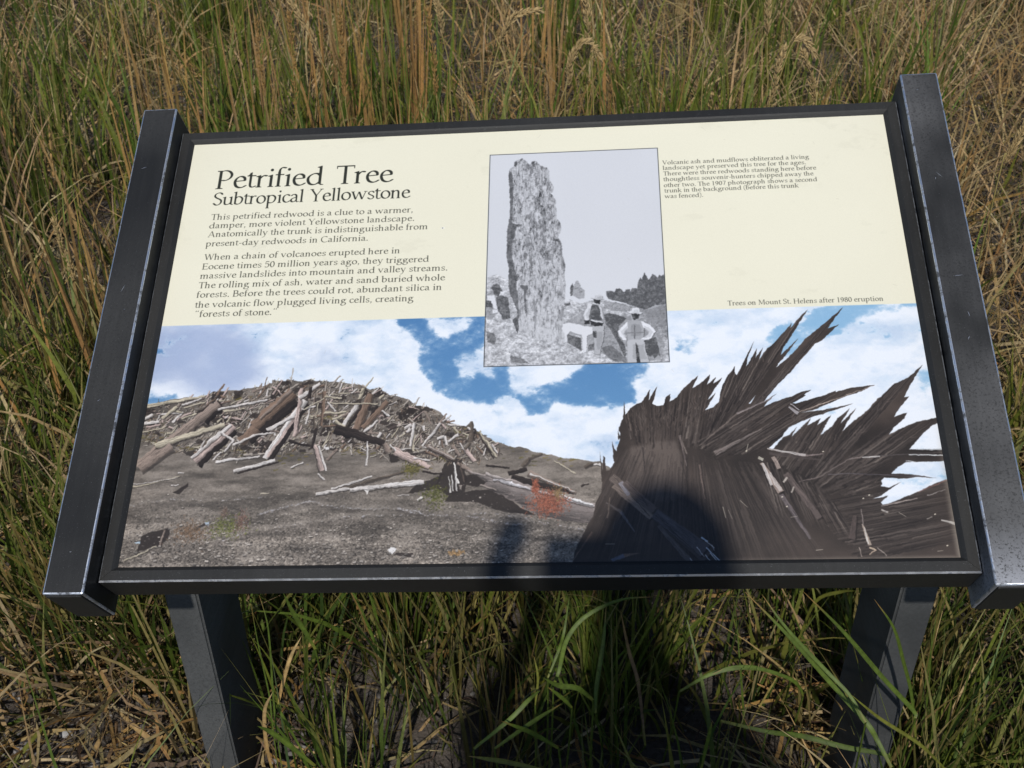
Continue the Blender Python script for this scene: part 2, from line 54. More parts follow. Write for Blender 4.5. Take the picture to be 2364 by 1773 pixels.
  'stlight': [(535.9,481.2,580.7,524,8.6,13.6,(92,82,76,),),(580.7,524,635,571.5,13.7,19.5,(62,56,54,),),(697.6,468.3,715.5,502.4,3.5,7.8,(140,125,116,),),(698.7,469,706.4,494.2,2.5,3.4,(205,197,192,),),(705.2,480.7,715.7,501.1,2.7,4.7,(190,180,174,),),(715.3,505.1,740.7,555,5.2,2.5,(92,84,84,),),(695,462.1,700.3,464.9,3.4,3.3,(190,184,170,),),(710.6,461.7,716.2,475.5,4,4.5,(140,126,118,),),(722.5,481.1,752.8,532,6.6,6.4,(86,76,72,),),(723.9,485.8,719.1,491.1,2.3,2.2,(190,180,170,),),(730.2,496.7,725.9,503.3,1.6,1.7,(180,170,160,),),(705.2,451.9,745.6,460.8,1.7,3.1,(196,186,182,),),(745.6,461.1,764.4,459.4,2.2,1.1,(120,108,104,),),(707.3,457.5,760,466.2,3.4,2.3,(66,58,55,),),(804.6,464.4,823.8,463.5,1.6,1.9,(190,184,180,),),(823.9,462.8,891,460.1,1.4,1.1,(70,64,62,),),(854,462.5,891,463.9,1.2,1.3,(226,228,230,),),(862.3,456.1,890.9,457.4,1,1.1,(200,205,210,),),(849.4,469.4,860.1,471,1.1,0.8,(210,214,216,),),(735.1,491,756.6,486.1,0.8,1.6,(98,88,84,),),(756.6,486.1,790.9,465.9,1.5,1.3,(98,88,84,),),(790.9,465.9,804.7,464.1,1.4,1.1,(110,100,96,),),(766.7,483.6,788.9,482.4,0.8,1,(88,82,84,),),(788.9,482.4,875.7,488.4,1,0.8,(80,74,76,),),(795.5,539.2,800.1,562.2,1.7,4.1,(176,160,146,),),(797.1,543,798.4,560.9,0.9,1.5,(215,208,200,),),(796.2,522.3,796.3,540.5,0.9,1.4,(120,110,106,),),(789.2,530,782.5,555.6,3.6,7,(76,66,62,),),(799.1,565.3,805.8,568,2.1,1.3,(210,188,164,),),(805.9,567.3,798.2,572.3,1.3,1,(180,160,140,),),(788.5,564.6,790.8,574.7,1,0.9,(150,138,128,),),(807.4,564.8,815.6,574.4,1.1,1.1,(130,120,112,),),(816.4,524,823.2,526.7,1.9,1.7,(180,172,166,),),(816.9,520,855.4,511.6,1.3,1.1,(150,138,132,),),(856.3,505,889.7,491.7,1.4,1.2,(110,84,78,),),(865.3,509.1,885.5,502.9,1,0.6,(150,142,138,),),(875.5,536.3,889.6,540.6,1.6,2.9,(196,190,184,),),(861.4,535,867.7,532.8,1.2,1,(150,142,134,),),(648.9,456.3,690.4,433.5,2.1,1.8,(104,94,90,),),(633,446.6,676.4,409.4,1.4,1.9,(96,86,80,),),(676.4,409.4,718.1,390,2,1.6,(122,112,110,),),(647.8,454.8,702,428.2,1.5,1.5,(104,95,90,),),(733.3,402.7,742.4,411,2.4,3.6,(170,164,166,),),(735.5,398.6,743.7,407,1,1,(205,200,204,),),(612.7,436.1,618.9,456.2,1.5,1.8,(104,94,88,),),(743.5,409,828.2,378.9,1.1,0.8,(140,126,116,),),(537.7,492.2,553.4,506.5,4.2,6.4,(112,100,92,),),(545.9,488,554.5,503.3,5.3,4,(118,114,118,),),(552.4,505.4,577.5,529.2,6.3,6.2,(112,100,92,),),(550,488,580.9,520.8,6.4,8.3,(84,74,70,),),(580.7,524,631.5,566.3,11.5,15.4,(72,68,70,),),(584.1,537.7,616.2,578.3,4.1,6.1,(78,72,70,),),(559.4,506.6,575.6,527.1,0.8,0.8,(54,46,42,),),(581.6,526.1,621.7,567.2,0.8,0.8,(50,44,42,),),(529.6,511.4,544.9,521.3,1.5,3.5,(92,84,80,),),(544.9,521.3,559.1,544.7,3.5,0.9,(92,88,90,),),(534,575.3,547.4,570.3,3.1,4.4,(82,86,98,),),(547.4,570.3,563.6,568,4.1,0.4,(100,84,74,),),(514.4,544,494.2,574.8,2.1,1,(88,74,66,),),(534.3,505.1,530.7,528.5,1.4,1.8,(96,84,76,),),(628.5,551.9,635.1,556.1,1.9,1,(196,210,226,),),(632.2,555.1,641.4,563.4,1.2,0.8,(210,205,205,),),(623,561.6,630.1,572.4,1,0.6,(206,202,202,),),(632.7,562.8,647.1,578.2,1.2,1,(214,222,232,),),(631.2,570.4,637.5,578.6,1,0.8,(196,200,208,),),(615.5,573.7,618.6,578.8,0.9,0.6,(200,196,196,),),(636.2,568.4,644.3,578.2,0.8,0.7,(225,225,230,),),(638.8,559.3,641.2,566.4,0.8,0.4,(190,184,184,),),(611.7,465.1,616.6,485,1.4,1,(48,42,40,),),(571.7,447.6,572.6,477.6,1.5,0.8,(50,44,42,),),(581.8,452.3,581.5,459,2.7,2.6,(66,58,54,),),(612.3,433.9,617.4,470.8,2.7,1,(96,86,82,),),(650.5,458.2,688.7,434.5,1.4,1.9,(100,92,88,),),(631.6,468.9,635.1,509,1.9,0.8,(92,80,74,),)],
  'inset': [393.5,36.7,606,37.7,606.2,343,393,343],
  'itrunk': [418,68.5,419.7,60.8,424.1,56.6,424.9,50,428.5,47.9,434.8,44.9,437.5,47.3,444.7,55.5,447.4,50,451.9,50.3,459,58.4,466.2,61,469.4,66.7,469.7,82.1,474.7,91,474.1,98.5,471.5,100.6,477.6,112.7,476.7,121.2,478.4,127.6,478,138.1,482.6,146.7,483.5,157.2,480,167.4,484.2,175.8,485.3,192.1,488.3,208.3,487.3,220.3,488.4,236.1,487.9,253.7,486.2,267.2,485.2,284.4,487.6,301.5,489.1,312.7,482.6,316.2,469.5,312.1,459.7,309.9,451.5,307.8,444.9,303.8,434.9,299.7,430.7,292,431.3,269.1,426.1,255.3,422.5,245.4,419.8,233.5,420.3,209.6,417.5,193.4,418,177,417.6,152.2,420,135.5,420.5,114.2,419.3,94.8,420.1,84,417.8,77.3],
  'itdark': [[417.7,68.5,419.7,63.1,422.5,70.9,424,84.1,423.7,114.4,423.6,144.1,428.9,148.5,426.5,165,423.2,177.3,424.9,197.7,427.1,211.9,430.6,220,429.1,233.9,432.8,257.5,432.8,290.2,430.7,292,431.3,269.1,422.5,245.4,419.8,233.5,420.3,209.6,417.5,193.4,417.6,152.2,420,135.5,420.5,114.2,419.3,94.8],[434.2,234.1,443.5,234.4,443.5,238.4,441.1,246.1,443,271.4,440.5,273.2,438.5,240.1,434.2,237],[426.4,218.9,432.4,221.1,430.7,228,427.4,229.8],[424.1,56.6,425.8,50,428.5,49.1,426.8,57.9],[446.5,51.1,451,50.2,450.1,59.1,447.4,56.7],[473.1,167.1,481.7,171.5,482.5,175.7,474.8,171.2],[421,143.9,435,146.7,434.1,149.8,421.1,149.2]],
  'ihill': [487.9,259.5,492.9,255.8,506.1,262.1,517.8,258.7,529.4,257.2,555.7,263.9,578.3,272.4,588.2,271.8,606.5,264.8,607.3,345.8,391.5,346.6,392.4,269.6,394.1,221.6,405.1,217,418.8,225.6,422.5,245.4,439.8,284.7],
  'idark': [[536.2,251.6,537.1,245.8,540.5,245.2,546.2,247.1,548,243.3,553,242.5,556.2,246.5,557.8,248.5,559.6,244.7,563.7,244.5,564.4,247.8,567,244,572.9,243.3,574,235.5,577,228.7,579.1,231.8,582,221.6,585,229,587.4,232.1,591.8,224.4,595.1,225.5,597.4,230.5,599.3,225.7,602.5,227.8,605.1,225.3,606.5,230.9,606.8,265.8,593.3,267.2,581.6,272.5,568.7,268.2,555.7,262,545.9,259.7,539.3,257.5],[493.8,251,493.9,238.3,496.5,233.5,497.8,238.5,496.3,250.1],[405.3,250,410.9,247.6,419.9,249.3,422.6,279,414.9,281.3,407.9,265.7],[399.4,236.7,402.7,231.6,409.5,231.6,414.2,241.9,410.8,241.7,408.7,250.2,403.6,246.1,401.2,239.4],[393.6,253.5,399.8,255,402.5,264.5,394.4,262.6],[489.9,302.8,506.2,308.3,506.5,325.7,499.5,320.5,490.9,314.1],[532.9,277.8,538.5,275.5,554.7,281.1,560.1,283.8,550,293.5,548.5,306,555.7,318.6,557.6,341.9,549.3,318.4,541.1,300.8,534.8,290.5],[578.5,313.2,591.5,309.9,595.9,335.8,592.6,333.3,589.2,338.3,586.8,333.1,584,336.6,579.9,331.6],[426,281.7,430.4,276.8,432.8,294.6,431.8,299.6],[513.6,317.3,521.2,316.3,521.1,324.9,513.5,325.9],[395.2,295.9,404.2,298.7,407.7,307.6,405.6,313.8,397.8,311.1],[529.8,321.5,540.6,318.1,549,328.2,555.2,335.8,557.1,341.9,542.2,340.2,531.7,330.1],[486.9,260.8,493.6,259.8,494.6,263.7,488,264.7],[423.4,329.2,436.5,332.1,447.4,339.8,425.7,337.9]],
  'imid': [[508.9,271.9,533,275.3,559.1,281.3,560,318.8,542.2,340.2,529.8,321.5,510.4,317.2,505.1,304.6,489.9,302.8,484.5,288.8],[559,283.8,593.3,295,601.8,320.1,595.6,339.4,579.5,341.4,557.9,318.7],[392.9,247,406.2,237,411.3,265.8,400.4,280.8,392.5,275.4],[496.3,250.1,497.8,238.5,500.7,230.7,503.2,229.8,506.4,238.8,511.4,244.8,510.4,254.5,504.5,256.3],[560.3,276.2,603.3,265,604,295.4,593.2,297.5,576.5,281.9],[533.3,259.9,559.6,264.7,560.3,276.2,533.1,270.2]],
  'ilight': [[484.5,288.8,493.3,287.6,510.8,292.2,520.8,295.1,519.3,302.5,512.9,306.1,511.5,327.7,508.1,327,507.3,304.6,493.2,299.2,490.1,304.1,489.2,314,487.1,312.7,487.7,302.7,483.9,296.3],[395.1,247.1,403,246,405.5,256.6,407.9,266.3,403.4,265.5,399.8,255,395.9,253.6],[401.2,266.7,408.5,267,408.6,270.9,402.4,271.9]],
  'iman': [([518,254.8,523,254.1,523.4,251.2,528,250.4,531.5,252.4,531.8,255.4,533.4,256.7,526.8,257.7],200,),([521.5,256.3,530.1,258.5,528,263.6,522.3,261.4],55,),([514.5,263.1,521.1,263.3,516.4,279.8,515.2,286.1,510.9,284.6,508.8,278.2],215,),([519.5,263.3,526.6,264.8,529.9,275.2,530.3,285.9,516.4,284.8,515.9,277.2],88,),([509.8,284.6,515.8,284.8,516.3,289.9,510.3,289.7],60,),([516.4,284.8,531.6,289.1,530.9,294.2,518.4,292.5],50,),([517.2,283.8,531,288.1,531,289.4,517.2,285.9],220,),([527.7,266.1,531.1,270.1,532.2,285.4,529.7,282.8],210,),([519.5,293.1,533.1,293,531.6,312.9,528.7,320.2,526.9,330,521.2,329.8,520.6,305.1],180,),([519.9,300.1,524.3,300.2,523.5,308.9,520.8,308.8],80,),([559.3,274.3,564.8,273.8,565.8,270.3,573.6,270.1,574.8,275.2,578,276.8,574.4,279,564.6,277.4],222,),([564.6,277.1,574.6,278.6,572.2,284.2,567.8,286.9,565.6,281.5],60,),([559.1,281.3,564.5,280.2,565.4,286.5,560,286.3],150,),([559.9,288.9,567.6,286.6,576.2,288.2,579.3,297,577.7,312.2,559.1,312.8,558.4,301.3],168,),([559.9,288.2,554.3,293.7,548.4,301.6,553.7,312.6,558.3,313.1,555.3,303.7,559.9,296.4],226,),([575.2,287.5,586.8,293.5,592.1,301.8,586.1,311.6,575.2,314.9,574.2,311.8,582,307.1,584.9,302.2,578.3,297],228,),([558.9,312.8,578.7,312.2,578.5,319.3,581,335.3,584.2,343,558.2,342.8],188,),([568.2,316.5,570.7,319.1,573.1,342.6,568.8,342.7],70,),([567.6,292.9,568.5,292.9,568.2,312.2,567.1,312.2],100,),([558.9,302.6,578.4,302.6,578.3,303.9,558.9,304.1],130,)],
  'ridge': [[148.6,518,168,512.7,189,507,207.1,503.8,229.1,509,266,513.1,296.4,513.3,328.6,517.8,304.1,513.4,325.5,519.3,349.7,522,385.6,524.2,415.5,530.9,445,534.4],[-13.5,509.7,16.7,502.1,57,497.9,110.7,500.5,156.9,496.5],[101.7,548,146.4,537.7,206.4,527.6,251.5,522,312,521.4],[355.6,519,415.3,521.5,459.7,531.6,506.5,540]],
  'scratch': [(685.6,445.9,682.5,455.9,2,),(671.7,511,679.1,519,1.5,),(744.8,567.2,752.2,566.4,2,),(653.3,517.9,655.5,530.5,2,),(528,557.5,537.9,557.5,1.6,),(834,527.1,841,532.1,1.6,),(722.6,530.9,730,529.7,1.4,),(866.7,569.8,872.7,569.2,1.6,),(658.6,521.3,662.2,531.9,1,)],
  'specks': [800,511,806.5,507.4,720.1,518.7,716.3,507.8,764.5,456.7,870.6,529.8,877.6,563.9,683.1,454.2,337.2,147.3],
}
STALKS = [
  ([-0.311, 0.65, 0.0, -0.331, 0.62, 0.86, -0.342, 0.62, 0.905, -0.355, 0.62, 0.94], [-0.355, 0.62, 0.94, -0.374, 0.62, 0.997, -0.396, 0.62, 1.039], 0.006),
  ([-0.071, 0.63, 0.0, -0.091, 0.6, 0.864, -0.08, 0.6, 0.941, -0.068, 0.6, 0.984], [-0.068, 0.6, 0.984, -0.052, 0.6, 1.016, -0.033, 0.6, 1.027, -0.006, 0.6, 1.032], 0.0066),
  ([0.1, 0.65, 0.0, 0.08, 0.62, 0.866, 0.075, 0.62, 0.936, 0.068, 0.62, 0.979], [0.068, 0.62, 0.979, 0.065, 0.62, 1.021, 0.059, 0.62, 1.054], 0.008),
  ([0.054, 0.63, 0.0, 0.034, 0.6, 0.872, 0.042, 0.6, 0.92], [0.042, 0.6, 0.92, 0.04, 0.6, 0.947, 0.045, 0.6, 0.964, 0.055, 0.6, 0.981, 0.065, 0.6, 0.984], 0.0062),
  ([0.375, 0.65, 0.0, 0.355, 0.62, 0.881, 0.349, 0.62, 0.939, 0.343, 0.62, 0.988], [0.343, 0.62, 0.99, 0.34, 0.62, 1.019, 0.336, 0.62, 1.056], 0.0054),
  ([0.376, 0.63, 0.0, 0.356, 0.6, 0.884, 0.357, 0.6, 0.892], [0.358, 0.6, 0.893, 0.362, 0.6, 0.941, 0.369, 0.6, 0.978], 0.0077),
  ([0.382, 0.64, 0.0, 0.362, 0.61, 0.883, 0.369, 0.61, 0.929, 0.377, 0.61, 0.968, 0.383, 0.61, 0.985], [0.383, 0.61, 0.985, 0.393, 0.61, 0.989, 0.407, 0.61, 0.979, 0.417, 0.61, 0.964], 0.0059),
  ([0.463, 0.69, 0.0, 0.443, 0.66, 0.86, 0.44, 0.66, 0.87], [0.44, 0.66, 0.87, 0.428, 0.66, 0.913, 0.409, 0.66, 0.955], 0.008),
  ([-0.145, 0.78, 0.0, -0.165, 0.75, 0.804, -0.166, 0.75, 0.89, -0.176, 0.75, 0.946], [-0.176, 0.75, 0.946, -0.179, 0.75, 0.978, -0.185, 0.75, 1.013], 0.0082),
  ([-0.468, 0.98, 0.0, -0.488, 0.95, 0.7, -0.495, 0.95, 0.737], [-0.494, 0.95, 0.737, -0.489, 0.95, 0.832, -0.483, 0.95, 0.927], 0.0166),
  ([-0.384, 1.03, 0.0, -0.404, 1.0, 0.702, -0.404, 1.0, 0.747], [-0.405, 1.0, 0.747, -0.403, 1.0, 0.83, -0.401, 1.0, 0.919], 0.0112),
  ([-0.188, 0.93, 0.0, -0.208, 0.9, 0.751, -0.209, 0.9, 0.786], [-0.21, 0.9, 0.786, -0.212, 0.9, 0.864, -0.218, 0.9, 0.948], 0.0095),
  ([-0.558, 1.08, 0.0, -0.578, 1.05, 0.66, -0.583, 1.05, 0.727], [-0.583, 1.05, 0.727, -0.58, 1.05, 0.812, -0.577, 1.05, 0.887], 0.0146),
  ([0.657, 0.38, 0.0, 0.637, 0.35, 0.885, 0.641, 0.35, 0.902], [0.641, 0.35, 0.902, 0.647, 0.35, 0.929, 0.654, 0.35, 0.956], 0.0048),
  ([-0.71, 0.48, 0.0, -0.73, 0.45, 0.503, -0.748, 0.45, 0.565, -0.767, 0.45, 0.627], [-0.767, 0.45, 0.631, -0.772, 0.45, 0.685, -0.775, 0.45, 0.737], 0.0072),
  ([0.092, 0.73, 0.0, 0.072, 0.7, 0.838, 0.069, 0.7, 0.886, 0.068, 0.7, 0.925], [0.068, 0.7, 0.925, 0.07, 0.7, 0.936, 0.078, 0.7, 0.943, 0.093, 0.7, 0.925], 0.0052),
  ([0.27, 0.63, 0.0, 0.25, 0.6, 0.883, 0.248, 0.6, 0.945, 0.249, 0.6, 1.049], [0.249, 0.6, 1.049, 0.25, 0.6, 1.057, 0.251, 0.6, 1.067], 0.004),
]
PLANTS = [
  ('green grass plant with long crossing blades in front of the right post', [
    ([0.491, -0.16, 0.26, 0.474, -0.138, 0.284, 0.461, -0.116, 0.295, 0.42, -0.094, 0.333, 0.345, -0.072, 0.414, 0.288, -0.05, 0.466], 0.0091, 'g'),
    ([0.45, -0.14, 0.325, 0.43, -0.115, 0.348, 0.399, -0.09, 0.368, 0.346, -0.065, 0.417, 0.313, -0.04, 0.452], 0.0066, 'g'),
    ([0.55, -0.18, 0.288, 0.501, -0.193, 0.353, 0.437, -0.207, 0.417, 0.389, -0.22, 0.475], 0.0055, 'y'),
    ([0.512, -0.14, 0.337, 0.508, -0.135, 0.347, 0.46, -0.13, 0.402, 0.4, -0.125, 0.477, 0.341, -0.12, 0.541], 0.0076, 'g'),
    ([0.525, -0.13, 0.286, 0.502, -0.13, 0.373, 0.48, -0.13, 0.434, 0.457, -0.13, 0.493, 0.425, -0.13, 0.541], 0.006, 'g'),
    ([0.494, -0.15, 0.252, 0.494, -0.13, 0.246, 0.443, -0.11, 0.234, 0.39, -0.09, 0.228, 0.348, -0.07, 0.209, 0.282, -0.05, 0.204], 0.0091, 'g'),
  ]),
  ('grass plant with arching blades lying between post and shaded clump', [
    ([0.402, -0.02, 0.228, 0.393, -0.026, 0.253, 0.373, -0.032, 0.28, 0.321, -0.038, 0.307, 0.284, -0.044, 0.312, 0.261, -0.05, 0.304], 0.0082, 'g'),
    ([0.218, -0.05, 0.265, 0.258, -0.042, 0.293, 0.297, -0.035, 0.301, 0.337, -0.028, 0.291, 0.363, -0.02, 0.267], 0.0094, 'g'),
    ([0.4, 0.05, 0.267, 0.408, 0.033, 0.368, 0.434, 0.017, 0.405, 0.448, 0.0, 0.425], 0.0081, 'y'),
    ([0.383, 0.21, 0.03, 0.392, 0.268, 0.06, 0.412, 0.364, 0.03], 0.0088, 't'),
    ([0.418, 0.373, 0.03, 0.471, 0.358, 0.05, 0.505, 0.365, 0.03], 0.0096, 't'),
    ([0.509, 0.299, 0.04, 0.486, 0.278, 0.04, 0.47, 0.268, 0.04], 0.0036, 't'),
    ([0.237, -0.18, 0.266, 0.238, -0.19, 0.342, 0.238, -0.2, 0.391], 0.0075, 'g'),
  ]),
  ('tall clump of wide dark green blades below the panel centre', [
    ([0.039, -0.1, 0.326, 0.046, -0.08, 0.334, 0.056, -0.06, 0.375, 0.081, -0.04, 0.4, 0.128, -0.02, 0.413, 0.176, 0.0, 0.401], 0.0095, 'g'),
    ([0.101, -0.05, 0.21, 0.101, -0.025, 0.228, 0.106, 0.0, 0.259, 0.111, 0.025, 0.29, 0.113, 0.05, 0.327], 0.0104, 'g'),
    ([0.025, -0.15, 0.401, 0.046, -0.14, 0.375, 0.071, -0.13, 0.359, 0.093, -0.12, 0.324], 0.0116, 'g'),
    ([0.032, -0.14, 0.371, 0.05, -0.13, 0.34, 0.065, -0.12, 0.307], 0.0084, 'g'),
    ([0.181, -0.02, 0.1, 0.165, 0.003, 0.213, 0.149, 0.027, 0.26, 0.134, 0.05, 0.322], 0.0092, 'b'),
    ([0.031, -0.08, 0.319, 0.045, -0.053, 0.345, 0.052, -0.027, 0.355, 0.058, 0.0, 0.398], 0.007, 'g'),
    ([0.015, -0.12, 0.309, 0.018, -0.11, 0.353, 0.012, -0.1, 0.385], 0.0049, 'y'),
  ]),
  ('low grass plant with blades spreading at the bottom edge of the picture', [
    ([-0.062, -0.2, 0.317, -0.015, -0.18, 0.355, 0.008, -0.16, 0.369, 0.023, -0.14, 0.365], 0.0073, 'g'),
    ([-0.035, -0.2, 0.319, 0.011, -0.16, 0.323, 0.05, -0.12, 0.314], 0.0068, 'g'),
    ([0.048, -0.15, 0.259, 0.012, -0.175, 0.322, -0.025, -0.2, 0.375], 0.0079, 'g'),
    ([0.027, -0.2, 0.28, -0.022, -0.21, 0.307, -0.067, -0.22, 0.329], 0.0082, 'y'),
    ([-0.001, -0.006, 0.03, 0.04, 0.039, 0.03, 0.077, 0.084, 0.03], 0.0033, 's'),
    ([0.049, 0.006, 0.03, 0.115, 0.056, 0.03, 0.176, 0.114, 0.03], 0.0061, 's'),
  ]),
  ('grass plant with thin upright stems beside the left post', [
    ([-0.329, -0.18, 0.225, -0.332, -0.165, 0.29, -0.332, -0.15, 0.355, -0.328, -0.135, 0.457, -0.337, -0.12, 0.503], 0.0035, 'g'),
    ([-0.339, -0.17, 0.21, -0.338, -0.157, 0.309, -0.34, -0.145, 0.343, -0.346, -0.133, 0.428, -0.35, -0.12, 0.487], 0.0027, 'g'),
    ([-0.275, -0.2, 0.268, -0.303, -0.207, 0.32, -0.321, -0.213, 0.353, -0.333, -0.22, 0.372], 0.0087, 'g'),
    ([-0.334, -0.2, 0.252, -0.335, -0.2, 0.307, -0.328, -0.2, 0.376, -0.312, -0.2, 0.415], 0.0067, 't'),
    ([-0.3, -0.16, 0.229, -0.318, -0.157, 0.294, -0.327, -0.153, 0.318, -0.335, -0.15, 0.336], 0.0051, 'g'),
    ([-0.34, -0.12, 0.29, -0.331, -0.113, 0.325, -0.315, -0.107, 0.374, -0.298, -0.1, 0.407], 0.0066, 't'),
    ([-0.282, -0.1, 0.382, -0.294, -0.1, 0.421, -0.304, -0.1, 0.451, -0.313, -0.1, 0.489], 0.0082, 'g'),
  ]),
  ('green and yellowing blades lying over the gravel at lower left', [
    ([-0.894, 0.033, 0.012, -0.827, 0.04, 0.047, -0.81, 0.095, 0.012], 0.0094, 'g'),
    ([-0.848, -0.049, 0.012, -0.814, -0.031, 0.042, -0.795, 0.032, 0.042, -0.805, 0.067, 0.012], 0.0093, 'y'),
    ([-0.798, 0.084, 0.012, -0.767, 0.074, 0.047, -0.773, 0.118, 0.012], 0.0078, 'g'),
    ([-0.731, 0.134, 0.012, -0.731, 0.147, 0.047, -0.787, 0.263, 0.012], 0.0069, 'g'),
    ([-0.821, 0.083, 0.012, -0.855, 0.123, 0.047, -0.941, 0.238, 0.012], 0.0075, 'y'),
  ]),
  ('dry straw-coloured blades fallen across the gravel beside the left post', [
    ([-0.569, -0.013, 0.012, -0.634, 0.014, 0.047, -0.716, 0.094, 0.012], 0.011, 't'),
    ([-0.71, -0.022, 0.012, -0.689, -0.01, 0.047, -0.711, 0.059, 0.012], 0.0091, 't'),
    ([-0.642, 0.077, 0.012, -0.654, 0.074, 0.047, -0.696, 0.114, 0.012], 0.0102, 't'),
    ([-0.575, -0.011, 0.012, -0.59, 0.001, 0.042, -0.619, 0.054, 0.042, -0.654, 0.15, 0.012], 0.0086, 't'),
    ([-0.855, -0.022, 0.012, -0.746, -0.046, 0.047, -0.692, -0.024, 0.012], 0.0055, 's'),
    ([-0.785, 0.126, 0.012, -0.757, 0.154, 0.037, -0.725, 0.209, 0.047, -0.695, 0.225, 0.037, -0.676, 0.234, 0.012], 0.0097, 't'),
    ([-0.508, -0.021, 0.012, -0.537, -0.008, 0.047, -0.599, 0.054, 0.012], 0.0034, 'y'),
  ]),
]
# ---------------------------------------------------------------- drawing helpers for the printed panel
S = 3.1                       # print pixels per millimetre
PWM, PHM = 889.0, 577.3       # visible print, millimetres
IW, IH = int(PWM*S), int(PHM*S)
prng = np.random.RandomState(7)

def pairs(flat):
    return np.array(flat, float).reshape(-1, 2)

def cover(polys, w, h, orient=True):
    """antialiased coverage (h, w) of closed polygons given in pixels, non-zero winding"""
    SUB = 4
    rows, cols, vals = [], [], []
    for P in polys:
        if orient:
            x, y = P[:, 0], P[:, 1]
            if np.dot(x, np.roll(y, -1)) - np.dot(y, np.roll(x, -1)) < 0:
                P = P[::-1]
        Q = np.roll(P, -1, 0)
        y0, y1, x0, x1 = P[:, 1]*SUB, Q[:, 1]*SUB, P[:, 0], Q[:, 0]
        for a, b, c, d in zip(y0, y1, x0, x1):
            if a == b: continue
            s = 1.0
            if a > b: a, b, c, d, s = b, a, d, c, -1.0
            r0 = max(0, int(np.ceil(a-.5))); r1 = min(h*SUB-1, int(np.ceil(b-.5))-1)
            if r1 < r0: continue
            r = np.arange(r0, r1+1)
            rows.append(r); cols.append(c+(d-c)*((r+.5-a)/(b-a))); vals.append(np.full(len(r), s))
    if not rows: return np.zeros((h, w), np.float32)
    r = np.concatenate(rows)//SUB; x = np.clip(np.concatenate(cols), 0, w-.001); v = np.concatenate(vals)/SUB
    xi = x.astype(int); fr = x-xi
    D = np.bincount(r*(w+2)+xi, v*(1-fr), h*(w+2)) + np.bincount(r*(w+2)+xi+1, v*fr, h*(w+2))
    return np.clip(np.abs(np.cumsum(D.reshape(h, w+2), 1)[:, :w]), 0, 1).astype(np.float32)

def boxed(polys):
    A = np.concatenate(polys)
    x0, y0 = np.floor(A.min(0)).astype(int)-1; x1, y1 = np.ceil(A.max(0)).astype(int)+2
    x0 = max(x0, 0); y0 = max(y0, 0); x1 = min(x1, IW); y1 = min(y1, IH)
    if x1-x0 < 2 or y1-y0 < 2: return None
    return x0, y0, x1, y1

def fill(img, polys_mm, col, alpha=1.0, mask=None):
    polys = [np.asarray(p, float)*S for p in polys_mm]
    b = boxed(polys)
    if b is None: return
    x0, y0, x1, y1 = b
    c = cover([p-(x0, y0) for p in polys], x1-x0, y1-y0)*alpha
    if mask is not None: c = c*mask[y0:y1, x0:x1]
    R = img[y0:y1, x0:x1]
    R += (np.asarray(col, np.float32)-R)*c[..., None]

def mask_of(polys_mm):
    m = np.zeros((IH, IW), np.float32)
    for p in polys_mm:
        p = np.asarray(p, float)*S
        b = boxed([p])
        if b is None: continue
        x0, y0, x1, y1 = b
        m[y0:y1, x0:x1] = np.maximum(m[y0:y1, x0:x1], cover([p-(x0, y0)], x1-x0, y1-y0))
    return m

def quad(x0, y0, x1, y1, w0, w1):
    d = np.array([x1-x0, y1-y0]); d /= max(np.hypot(*d), 1e-6); n = np.array([-d[1], d[0]])
    a, b = np.array([x0, y0]), np.array([x1, y1])
    return np.array([a+n*w0/2, b+n*w1/2, b-n*w1/2, a-n*w0/2])

def up(g, h, w):
    """smooth enlargement of a small grid"""
    gh, gw = g.shape
    y = np.linspace(0, gh-1.001, h); x = np.linspace(0, gw-1.001, w)
    yi = y.astype(int); xi = x.astype(int); fy = y-yi; fx = x-xi
    fy = (fy*fy*(3-2*fy))[:, None].astype(np.float32); fx = (fx*fx*(3-2*fx))[None].astype(np.float32)
    g = g.astype(np.float32)
    t = g[yi]*(1-fy)+g[np.minimum(yi+1, gh-1)]*fy
    return t[:, xi]*(1-fx)+t[:, np.minimum(xi+1, gw-1)]*fx

def fbm(h, w, sx, sy, octv=5, gain=.55):
    """fractal noise, feature size sx by sy millimetres, values about 0..1"""
    out = np.zeros((h, w), np.float32); a, tot = 1.0, 0.0
    for o in range(octv):
        gx = max(2, int(w/S/sx*2**o)+2); gy = max(2, int(h/S/sy*2**o)+2)
        if gx > w or gy > h: break
        out += a*up(prng.rand(gy, gx), h, w); tot += a; a *= gain
    return out/tot

def zn(n):
    return (n-n.mean())/max(n.std(), 1e-6)

def warp(R, amp, size, sy=None):
    """push the pixels of a region about by smooth noise (millimetres)"""
    h, w = R.shape[:2]; sy = sy or size
    dx = zn(fbm(h, w, size, sy, 3, .7))*amp*S; dy = zn(fbm(h, w, size, sy, 3, .7))*amp*S
    X = np.clip(np.arange(w)[None]+dx, 0, w-1.01); Y = np.clip(np.arange(h)[:, None]+dy, 0, h-1.01)
    xi = X.astype(np.int32); yi = Y.astype(np.int32); fx = (X-xi)[..., None]; fy = (Y-yi)[..., None]
    R[:] = (R[yi, xi]*(1-fx)+R[yi, xi+1]*fx)*(1-fy)+(R[yi+1, xi]*(1-fx)+R[yi+1, xi+1]*fx)*fy

def blur(m, r_mm):
    r = max(1, int(r_mm*S/1.7))
    for _ in range(2):
        for ax in (0, 1):
            p = np.pad(m, [(r+1, r) if k == ax else (0, 0) for k in range(2)], mode='edge')
            c = np.cumsum(p, ax, dtype=np.float64)
            n = m.shape[ax]
            m = ((c[2*r+1:2*r+1+n] - c[:n]) if ax == 0 else (c[:, 2*r+1:2*r+1+n] - c[:, :n]))/(2*r+1)
    return m.astype(np.float32)

